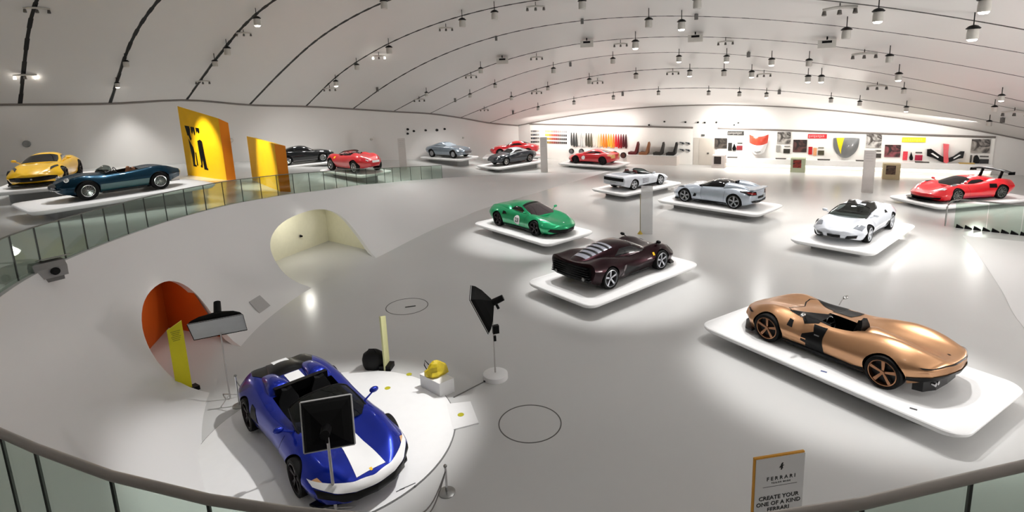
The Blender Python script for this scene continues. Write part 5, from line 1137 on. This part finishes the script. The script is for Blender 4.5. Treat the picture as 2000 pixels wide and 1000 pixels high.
MB().cyl((-wd / 2 - .03, 0, 0), (-wd / 2 - .03, 0, h * .82), .02, n=8).build('edge_post', mat('post_olive', '8a8468', .4, .4, noise=.05), r_, 40); MB().cyl((-wd / 2 - .03, 0, 0), (-wd / 2 - .03, 0, .16), .13, .02, 8).build('yellow_foot', mat('foot_yellow', 'b79b30', .5, noise=.04), r_)
# sign at the balcony
A, dpt = ray(1521, 886), 7.2
top = CAM + A * dpt; root = thing('sign_board', 'white sign with orange edges and black lettering below the balcony', 'sign', (top.x, top.y, 0), math.radians(9)); hs = top.z; ws = .73
MB().box((0, -.008, hs / 2), (ws, .03, hs)).build('edge_frame', mat('edge_orange', 'd99a2a', .5, noise=.03), root); MB().box((.012, -.028, hs / 2 - .012), (ws - .02, .008, hs - .02)).build('face', mat('sign_face', 'dededd', .6, noise=.01), root)
INK = mat('ink_black', '161616', .6, noise=.02)
def put_text(s, size, x, z, root, y=-.034, m_=INK, sx=1.):
    me = text_mesh(s, size); me.materials.clear(); me.materials.append(m_); o = put('lettering', me, root); o.location = (x, y, z); o.rotation_euler = (math.pi / 2, 0, 0); o.scale = (sx, 1, 1); return o
put_text('F E R R A R I', .075, .03, hs - .335, root, sx=1.05); put_text('T A I L O R   M A D E', .03, .03, hs - .40, root)
MB().box((.02, -.033, hs - .45), (.5, .003, .004)).build('rule_line', INK, root)
for k, s in enumerate(('CREATE YOUR', 'ONE OF A KIND', 'FERRARI')): put_text(s, .085, .03 - .02, hs - .62 - .09 * k, root, sx=1.05)
HORSE = [(-.02, -.06), (-.012, -.03), (-.03, -.02), (-.045, -.035), (-.035, .0), (-.02, .012), (-.015, .04), (.005, .065), (.018, .07), (.03, .05), (.02, .045), (.018, .02), (.035, .03), (.04, .01), (.022, .005), (.02, -.02), (.03, -.035), (.012, -.045), (.006, -.07)]
MB().add([(x * .8 + .03, -.034, hs - .165 + z * .8) for x, z in HORSE], [tuple(range(len(HORSE)))]).build('emblem', INK, root, fix=False)
# yellow totems
b = gz(362, 768); root = thing('yellow_totem', 'narrow yellow totem with slanted top in front of the orange niche', 'sign', b, math.radians(38)); ht = at_z_over(b, 345, 634)
MB().add([(-.16, -.02, 0), (.16, -.02, 0), (.16, .02, 0), (-.16, .02, 0), (-.16, -.02, ht - .1), (.16, -.02, ht + .06), (.16, .02, ht + .06), (-.16, .02, ht - .1)], [(3, 2, 1, 0), (4, 5, 6, 7), (0, 1, 5, 4), (1, 2, 6, 5), (2, 3, 7, 6), (3, 0, 4, 7)]).build('board', mat('totem_yellow', 'e3d80a', .5, noise=.02), root)
MB().box((.12, .0, .06), (.34, .22, .1), .3).build('foot', BLACK, root)
for k in range(6): MB().box((0, -.023, ht - .16 - .045 * k), (.2 - .03 * (k % 3), .004, .012)).build('text_line', mat('text_olive', '8f8a10', .6, noise=.02), root)
b = gz(756, 719); root = thing('yellow_totem', 'narrow white and yellow totem seen edge on behind the turntable', 'sign', b, math.radians(82)); ht = at_z_over(b, 747, 613)
MB().add([(-.16, -.02, 0), (.16, -.02, 0), (.16, .02, 0), (-.16, .02, 0), (-.16, -.02, ht), (.16, -.02, ht - .12), (.16, .02, ht - .12), (-.16, .02, ht)], [(3, 2, 1, 0), (4, 5, 6, 7), (0, 1, 5, 4), (1, 2, 6, 5), (2, 3, 7, 6), (3, 0, 4, 7)]).build('board', mat('totem_pale', 'cfcf9a', .5, noise=.02), root)
MB().box((0, .0, .06), (.3, .3, .12)).build('foot', BLACK, root)

# ================================================================== TURNTABLE AND PHOTO SET
def annulus(r0, r1, h, n=96):
    ring = [[(r * math.cos(2 * math.pi * k / n), r * math.sin(2 * math.pi * k / n), z) for k in range(n)] for r, z in ((r0, 0), (r1, 0), (r1, h), (r0, h), (r0, 0))]
    return MB().rings(ring, False)
tc = Vector((-3.98, 10.15, 0)); root = thing('turntable', 'round white turntable under the blue spider', 'turntable', tc)
MB().lathe_z([(2.56, 0), (2.58, .012), (2.58, .022), (2.56, .028)], 96).build('disc', PLAT, root, 30); annulus(2.582, 2.606, .006).build('gap_ring', mat('gap_dark', '6b6b6b', .7, noise=.03), root)
for (u, v, L_) in ((796, 950, .30), (782, 957, .16), (812, 948, .05)):
    p = gz(u, v, .029) - tc; MB().box((p.x, p.y, .0295), (L_, .022, .002), .55).build('floor_lettering', mat('floor_ink', '5c5c5e', .6, noise=.05), root)
def dot(u, v, lb, z=.029):
    p = gz(u, v, z); o = MB().lathe_z([(.07, 0), (.07, .003), (.001, .003)], 16).build('floor_dot', mat('dot_yellow', 'b9b318', .6, noise=.05)); o.location = p; tag(o, lb, 'marker', 'yellow floor dots')
dot(757, 758, 'yellow floor dot nearest the blue spider mirror'); dot(799, 731, 'yellow floor dot by the white box')
p4 = [gz(*q, .0) for q in ((873, 791), (919, 786), (935, 828), (885, 841))]; c = sum(p4, Vector()) / 4
root = thing('floor_tile', 'thin white floor tile with a yellow dot beside the turntable', 'tile', c)
MB().add([p - c + Vector((0, 0, z)) for z in (.0, .03) for p in p4], [(3, 2, 1, 0), (4, 5, 6, 7), (0, 1, 5, 4), (1, 2, 6, 5), (2, 3, 7, 6), (3, 0, 4, 7)]).build('slab', PLAT, root); o = MB().lathe_z([(.07, 0), (.07, .003), (.001, .003)], 16).build('dot', mat('dot_yellow', ''), root); o.location = gz(900, 810, .03) - c + Vector((0, 0, .0005))
# white box with yellow bag
p4 = [gz(*q, 0) for q in ((822, 757), (860, 777), (888, 765), (850, 745))]; c = sum(p4, Vector()) / 4; hb_ = .34
root = thing('white_box', 'low white box carrying a yellow bag', 'box', c); MB().add([p - c + Vector((0, 0, z)) for z in (0., hb_) for p in p4], [(3, 2, 1, 0), (4, 5, 6, 7), (0, 1, 5, 4), (1, 2, 6, 5), (2, 3, 7, 6), (3, 0, 4, 7)]).build('box_body', WHT, root)
q = [(p - c) * 1.02 for p in p4]; MB().add([p + Vector((0, 0, z)) for z in (hb_, hb_ + .012) for p in q], [(3, 2, 1, 0), (4, 5, 6, 7), (0, 1, 5, 4), (1, 2, 6, 5), (2, 3, 7, 6), (3, 0, 4, 7)]).build('box_lid', PLAT, root)
bp = gz(852, 732, hb_ + .013); root = thing('yellow_bag', 'crumpled yellow bag with dark strap on the white box', 'bag', bp, .4)
rnd = random.Random(3); n = 12; rs = []
for k, (rr, z) in enumerate(((.16, 0), (.21, .05), (.20, .14), (.16, .24), (.10, .32), (.03, .34))):
    rs.append([(rr * 1.25 * math.cos(2 * math.pi * j / n) * (1 + rnd.uniform(-.25, .25)), rr * .8 * math.sin(2 * math.pi * j / n) * (1 + rnd.uniform(-.25, .25)), z + (rnd.uniform(-.03, .03) if k else 0)) for j in range(n)])
MB().rings(rs).build('bag_body', mat('bag_yellow', 'c9b21c', .5, noise=.15, nscale=10), root, 25); MB().tube([(-.18, 0, .12), (-.26, .02, .3), (-.24, .02, .42), (-.16, 0, .3)], .012, 6).build('strap', BLACK, root)
# black round bag behind the turntable
b = gz(731, 717); root = thing('black_bag', 'black round equipment bag beside the edge-on totem', 'bag', b); MB().rings([[(rr * math.cos(t), rr * .8 * math.sin(t), z) for t in [2 * math.pi * j / 18 for j in range(18)]] for rr, z in ((.24, 0), (.28, .1), (.29, .25), (.25, .38), (.14, .46), (.03, .48))]).build('bag_body', mat('bag_black', '060606', .8, noise=.1), root, 60)
MB().tube([(-.12, -.1, .44), (-.06, -.12, .56), (.06, -.12, .56), (.12, -.1, .44)], .014, 6).build('handle', BLACK, root)
# studio lamps
GREYF = mat('softbox_cloth', 'b9bcbc', .7, noise=.03); BLKF = mat('softbox_black', '040404', .8, spec=.1, noise=.1)
def softbox(label, base, top, face_m, yaw, tilt, wd, hg, depth, frame=None, round_base=False, extra=None, zshift=0.):
    b = gz(*base); ht = at_z_over(b, *top); root = thing('softbox_lamp', label, 'studio lamp', b)
    pr_ = .03 if frame else .019
    MB().cyl((0, 0, .03), (0, 0, ht - .02), pr_, pr_ * .85, 8).build('pole', mat('pole_grey', 'b5b2b0', .4, .5, noise=.03), root, 40)
    if round_base: MB().lathe_z([(.30, 0), (.30, .12), (.27, .14), (.02, .15)], 32).build('round_base', WHT, root, 40)
    else:
        for k in range(3):
            a = 2 * math.pi * k / 3 + .4; MB().cyl((0, 0, .12), (.34 * math.cos(a), .34 * math.sin(a), .012), .012, n=6).build('tripod_leg', mat('pole_grey', ''), root)
    Rm = Matrix.Translation((0, 0, ht)) @ Matrix.Rotation(yaw, 4, 'Z') @ Matrix.Rotation(tilt, 4, 'Y')     # local +x = light direction
    def bl(nm, mb, m_, sm=None):
        mb.v = [tuple(Rm @ Vector(v)) for v in mb.v]; return mb.build(nm, m_, root, sm)
    rs = []
    for x, k in ((-.02, .16), (depth * .35, .62), (depth * .7, .88), (depth, 1.)):
        rs.append([(x, a * wd / 2 * k, b2 * hg / 2 * k) for a, b2 in ((-1, -1), (1, -1), (1, 1), (-1, 1))])
    mb = MB().rings(rs, False); bl('shroud', mb, BLKF)
    if frame:
        for a, b2, c2, d2 in ((-1, -1, 1, -1), (1, -1, 1, 1), (1, 1, -1, 1), (-1, 1, -1, -1)):
            bl('frame_bar', MB().cyl((depth, a * wd / 2, b2 * hg / 2), (depth, c2 * wd / 2, d2 * hg / 2), .02, n=6), frame)
    if face_m: bl('diffuser', MB().box((depth - .02, 0, 0), (.01, wd * .98, hg * .98)), face_m)
    bl('lamp_head', MB().cyl((-.30, 0, 0), (.0, 0, 0), .075, .085, 14), BLACK, 40); bl('bracket', MB().box((-.08, 0, -.1), (.06, .05, .2)), BLACK)
    if extra: extra(root, ht)
    return root
softbox('grey faced softbox lamp standing before the orange niche', (450, 779), (455, 612), GREYF, math.radians(-66), math.radians(44), 1.1, .85, .34)
def boxes_b(root, ht):
    MB().box((.06, -.02, ht * .66), (.15, .1, .2), .3).build('battery_pack', BLACK, root); MB().box((.03, -.02, ht * .54), (.06, .06, .13), .2).build('clamp', BLACK, root)
softbox('black softbox lamp on a pole with round white base', (968, 738), (955, 592), GREYF, math.radians(182), math.radians(24), .95, .95, .34, round_base=True, extra=boxes_b)
softbox('black softbox with pale square frame, seen from behind over the blue spider', (657, 1004), (612, 838), mat('softbox_inner', '050505', .85, noise=.1), math.radians(104), math.radians(14), .80, .82, .24, frame=mat('frame_pale', 'a7a7a7', .5, noise=.03))
# stanchions
def stanchion(label, u, v, vt, ropes=()):
    b = gz(u, v); root = thing('rope_stanchion', label, 'stanchion', b); h = at_z_over(b, u, vt)
    MB().lathe_z([(.15, 0), (.15, .012), (.13, .02), (.02, .03)], 24).build('base', STEEL, root, 40); MB().cyl((0, 0, .02), (0, 0, h), .022, n=10).build('post', CHROME, root, 40); MB().ell((0, 0, h + .02), (.035, .035, .03), 10, 6).build('cap', STEEL, root, 50)
    for e in ropes:
        e = Vector(e) - b; MB().tube([Vector((0, 0, h - .08)).lerp(e, t) - Vector((0, 0, .25 * math.sin(math.pi * t))) for t in [k / 10 for k in range(11)]], .012, 6).build('rope', mat('rope_grey', '6d6a68', .7, noise=.1), root, 60)
stanchion('chrome rope post with grey ropes right of the blue spider', 873, 962, 912, [gz(800, 1010, .75), gz(812, 1020, .5)])
stanchion('short rope post behind the blue spider at left', 468, 792, 735, [gz(486, 738, .85)])
# floor marks
def ring(label, u, v, r):
    c = gz(u, v, .001); root = thing('floor_ring', label, 'floor ring', c); annulus(r - .012, r + .012, .004).build('joint', mat('ring_grey', '5f5d5b', .6, noise=.05), root)
    return root
ring('thin dark circular joint in the floor, right of the turntable', 1035, 826, .65)
r_ = ring('thin circular joint in the floor behind the photo set', 795, 598, .68); MB().box((.12, -.05, .006), (.34, .06, .01), .25).build('handle_slot', BLACK, r_)
a, b = gz(886, 777), gz(946, 746); root = thing('floor_cable', 'grey cable on the floor between white box and lamp base', 'cable', a); MB().tube([Vector((0, 0, .012)), (b - a) * .5 + Vector((0, 0, .012)), (b - a) + Vector((0, 0, .012))], .012, 6).build('cable', mat('cable_grey', '6a6866', .6, noise=.05), root); MB().box(tuple((b - a) + Vector((0, 0, .014))), (.05, .03, .03)).build('plug', BLACK, root)
# projector on the slope and hatch in it
p = slope_hit(97, 541); root = thing('projector', 'grey projector resting on the crest of the white slope', 'projector', p + Vector((0, 0, .02)), math.radians(-35))
MB().rings([[(x, y, z) for x, z in rr] for y, rr in ((-.26, [(-.2, .0), (.2, .0), (.22, .2), (.1, .3), (-.16, .3), (-.24, .2)]), (.26, [(-.2, .0), (.2, .0), (.22, .2), (.1, .3), (-.16, .3), (-.24, .2)]))]).build('housing', mat('projector_grey', '8f8d8b', .5, noise=.04), root); MB().cyl((.2, .05, .13), (.27, .05, .13), .075, n=16).build('lens', BLACK, root, 40); MB().box((0, 0, -.04), (.3, .4, .1)).build('foot', mat('proj_foot', '6a6866', .6, noise=.04), root)
MB().prism_xz([(-.3, .28), (.05, .36), (.05, .38), (-.3, .30)], -.1, .38).build('lid', mat('projector_grey', ''), root)
hp = [slope_hit(*q) for q in ((486, 590), (507, 577), (528, 597), (507, 612))]; c = sum(hp, Vector()) / 4; n = (hp[1] - hp[0]).cross(hp[2] - hp[0]).normalized(); n = n if n.dot(CAM - c) > 0 else -n  # flat grey quad let into the slope
root = thing('slope_patch', 'flat grey square hatch in the white slope', 'patch', c); MB().add([v - c + n * k for k in (-.03, .012) for v in hp], [(3, 2, 1, 0), (4, 5, 6, 7), (0, 1, 5, 4), (1, 2, 6, 5), (2, 3, 7, 6), (3, 0, 4, 7)]).build('patch_plate', mat('patch_grey', 'aaa8a7', .6, noise=.02), root)

# ================================================================== CEILING LAMPS
def under_ceiling(u, v, drop):
    d = ray(u, v); t = 3.
    while t < 90:
        p = CAM + d * t
        if p.z > ceil_at(p.x, p.y) - drop: return p
        t += .08
    return CAM + d * 40
SPOTS = [(1331, 49, 1), (1362, 7, 0), (1715, 31, 1), (1653, 66, 0), (1900, 65, 1), (1923, 10, 1), (1737, 115, 0), (1326, 115, 1), (1419, 115, 1), (1507, 121, 1), (1580, 123, 0), (1578, 154, 1), (1604, 154, 1), (1347, 143, 1), (1414, 143, 0), (1468, 145, 1), (1755, 150, 1), (1765, 178, 0), (1384, 182, 0), (1444, 184, 0), (1497, 186, 1), (1623, 196, 0), (1679, 202, 0), (1770, 213, 1), (1956, 191, 1), (1942, 213, 0), (1932, 241, 0),
         (750, 9, 0), (903, 45, 0), (966, 30, 0), (1137, 9, 0), (1267, 45, 0), (1241, 87, 1), (760, 98, 0), (656, 163, 1), (697, 131, 0), (833, 184, 0), (939, 138, 0), (967, 168, 0), (918, 187, 0), (1081, 138, 0), (1070, 173, 0), (999, 192, 0), (1051, 212, 0), (1197, 119, 0), (1151, 159, 0), (1242, 149, 0), (1121, 201, 0), (1198, 191, 0), (1286, 182, 0), (502, 42, 1), (444, 100, 0), (420, 124, 0), (229, 166, 1), (246, 125, 0)]
HS = MB().lathe_z([(.10, .20), (.19, .17), (.21, .0), (.21, -.22), (.185, -.25), (.16, -.22), (.02, -.2)], 16).mesh('housing', HOUS, 35)
CP = MB(); CP.lathe_z([(.05, .34), (.16, .30), (.27, .20), (.23, .17), (.05, .22)], 14); CPm = CP.mesh('yoke_cap', BLACK, 35)
LN1 = MB().lathe_z([(.18, -.235), (.17, -.28), (.12, -.32), (.01, -.33)], 16).mesh('lens', LENS, 60); LN0 = MB().lathe_z([(.165, -.235), (.1, -.24), (.01, -.24)], 16).mesh('lens', LENSD, 60)
def where(u, v):
    h = 'far left' if u < 560 else 'left' if u < 800 else 'left of centre' if u < 1050 else 'centre' if u < 1320 else 'right of centre' if u < 1560 else 'right' if u < 1800 else 'far right'
    r_ = 'front bays' if v < 60 else 'second bays' if v < 105 else 'middle bays' if v < 150 else 'rear bays' if v < 190 else 'last bay'
    return h, r_
def uniq(items, fmt):                            # labels: numbered from the left inside each zone of the ceiling
    zone = {}
    for i, (u, v) in enumerate(items): zone.setdefault(where(u, v), []).append((u, i))
    out = [None] * len(items)
    for (h, r_), lst in zone.items():
        lst.sort()
        for k, (u, i) in enumerate(lst): out[i] = fmt % (', ' + h + ' of vault, ' + r_, (', ' + ORD[k] + ' from left' if len(lst) > 1 else ''))
    return out
TARGETS = [o for o in SC.objects if o.name.startswith('display_platform')]
labs = uniq([(u, v) for u, v, l in SPOTS], 'drum spotlight %s%s')
for (u, v, lit), lb in zip(SPOTS, labs):
    k = .62 if v > 165 else .78 if v > 105 else .95
    p = under_ceiling(u, v, .85 * k); zc_ = ceil_at(p.x, p.y)
    root = thing('ceiling_spotlight', ('glowing ' if lit else 'unlit ') + lb, 'spotlight', p, 0, 'drum spotlights under the vault')
    for nm, me in (('housing', HS), ('yoke_cap', CPm), ('lens', LN1 if lit else LN0)):
        o = put(nm, me, root); o.scale = (k, k, k)
    MB().cyl((0, 0, .3 * k), (0, 0, zc_ - p.z + .03), .022, n=6).build('stem', BLACK, root)
    # the lamp itself, aimed at the nearest platform or straight down
    best = min(TARGETS, key=lambda o: (Vector((o.location.x, o.location.y, 0)) - Vector((p.x, p.y, 0))).length); q = best.location
    aim = Vector((q.x, q.y, q.z + .6)) if (Vector((q.x, q.y)) - Vector((p.x, p.y))).length < 9 else Vector((p.x, p.y, 0))
    light('spot_beam', 'SPOT', (p.x, p.y, p.z - .36), aim, P_SPOT * (1.35 if lit else .8) * (.42 if p.y > 30 and p.x > 2 else .9 if p.y > 22 and p.x > 2 else 1.), (1, .97, .93), spot_size=math.radians(80), spot_blend=.8, shadow_soft_size=.34).parent = None
SMALL = [(1360, 33), (1462, 107), (1522, 180), (1958, 235), (969, 75), (1137, 42), (1114, 126), (737, 175), (889, 196), (1002, 220), (1216, 184)]
for (u, v), lb in zip(SMALL, uniq(SMALL, 'small dark sensor box %s%s')):
    p = under_ceiling(u, v, .18); root = thing('ceiling_sensor', lb, 'sensor', p, 0, 'sensor boxes on the vault'); MB().box((0, 0, 0), (.16, .16, .3)).build('sensor_body', mat('sensor_grey', '5a5856', .5, noise=.05), root); MB().cyl((0, 0, .14), (0, 0, ceil_at(p.x, p.y) - p.z + .02), .03, n=6).build('stem', BLACK, root)
BOXL = [(1358, 75), (1615, 86), (981, 119), (1146, 86)]
for (u, v), lb in zip(BOXL, uniq(BOXL, 'grey box light with black slot %s%s')):
    p = under_ceiling(u, v, .4); root = thing('ceiling_box_light', lb, 'ceiling light', p, math.atan2(-p.x, p.y), 'box lights on the vault'); MB().box((0, 0, 0), (.85, .5, .42)).build('box_body', HOUS, root); MB().box((0, -.26, .1), (.46, .03, .12)).build('black_slot', BLACK, root); MB().cyl((0, 0, .2), (0, 0, ceil_at(p.x, p.y) - p.z + .02), .04, n=6).build('stem', BLACK, root)
BOOM = [(1640, 21, 1.5), (1688, 109, 1.3), (1713, 171, 1.2), (1981, 222, 1.2), (1492, 147, 1.), (1417, 84, 1.), (1314, 143, 1.), (1046, 16, 1.2), (871, 57, 1.), (740, 112, 1.), (1048, 114, 1.), (920, 150, 1.), (644, 175, 1.), (819, 196, 1.), (1048, 181, 1.), (1167, 161, 1.), (1212, 88, 1.), (946, 215, .8), (72, 20, 1.3), (49, 150, 1.2), (476, 67, 1.), (396, 161, 1.)]
for (u, v, k), lb in zip(BOOM, uniq([(u, v) for u, v, k in BOOM], 'curved bracket light %s%s')):
    p = under_ceiling(u, v, .35); root = thing('bracket_light', lb, 'ceiling light', p, math.atan2(-p.x, p.y), 'curved bracket lights on the vault')
    MB().tube([(x * k, 0, .10 * math.cos(x * 2.2) * k) for x in np.linspace(-.45, .45, 9)], .045 * k, 8).build('curved_bar', HOUS, root, 50); litb = (u, v) in ((740, 112), (49, 150))
    for s in (-1, 0, 1): MB().cyl((s * .4 * k, 0, .03), (s * .4 * k, -.03, -.11 * k), .05 * k, .07 * k, 10).build('small_lamp', LENS if litb and s else mat('lamp_dark2', '55524f', .5, noise=.05), root, 40)
    MB().cyl((0, 0, .08), (0, 0, ceil_at(p.x, p.y) - p.z + .02), .02, n=6).build('stem', BLACK, root)

# lamps of the same kind whose housings hang over the frame's upper edge: they light the near half of the hall
for (u_, t_) in ((6, 26), (14, 24), (24, 24), (34, 24), (44, 24), (8, 33), (18, 32), (28, 32), (38, 32), (48, 31), (12, 41), (24, 40), (36, 40), (46, 39), (52, 38)):
    p = cpt(u_, t_, -1.); light('spot_beam', 'SPOT', p, (p.x, p.y, 0), P_SPOT * (.95 if t_ < 30 else .6 if t_ < 36 else .28), (.98, .99, 1), spot_size=math.radians(100), spot_blend=.8, shadow_soft_size=.34)
for o in TARGETS + [None]:
    q = o.location if o else Vector((-3.9, 10.15, 0)); zt = q.z + .5
    for dx, dy, k in (((1.1, .9, 1.), (-1.2, 1.3, .8)) if o else ((6.5, 3.0, 2.0), (2.5, -.5, .2))):
        zc_ = min(ceil_at(q.x + dx, q.y + dy) - .8, 11.5); h = zc_ - zt
        light('key_beam', 'SPOT', (q.x + dx, q.y + dy, zc_), (q.x, q.y, zt), P_KEY * k * (h / 9.) ** 2 * (.72 if q.x > 5 and q.y > 18 else 1.), (1, .98, .96), spot_size=2 * math.atan((3.7 if o else 2.9) / h), spot_blend=.55, shadow_soft_size=.2)
for mid, e, d, k, col, pw in ((mid1, e1, d1, 2.6, (1, .9, .8), 13), (mid2, e2, d2, 3.2, (1, .97, .88), 45)):
    p = mid + d * k + Vector((0, 0, 1.9)); light('niche_fill', 'POINT', p, p - Vector((0, 0, 1)), pw, col, shadow_soft_size=.2)  # unseen point light added to brighten the niche

# details of the cream niche
NN = Vector((-e2.y, e2.x, 0)); NN = NN if NN.dot(d2) > 0 else -NN
def niche2(u, v): return on_plane(u, v, NN, mid2.dot(NN) + 4.4 * d2.dot(NN) - .04)
a, b = niche2(645, 432), niche2(648, 497); rz2 = math.atan2(e2.y, e2.x)
o = MB().box((0, 0, 0), (.09, .06, 2.0), rz2).build('trim_niche', WHT); o.location = (a.x, a.y, 1.03); o['kind'] = 'structure'; o['label'] = 'white upright strip on the back of the cream niche'
for (u, v, lb, r) in ((586, 461, 'small grey round sensor on the back wall of the cream niche', .06), (656, 437, 'dark camera on the back wall of the cream niche', .09)):
    p = niche2(u, v); p.z = min(p.z, 1.95); root = thing('wall_camera', lb, 'camera', p); MB().cyl((0, 0, 0), tuple(-NN * .12), r, r * .7, 12).build('camera_body', SATIN, root, 40); MB().cyl((0, 0, 0), tuple(-NN * .02), r * 1.3, n=12).build('mount', HOUS, root, 40)
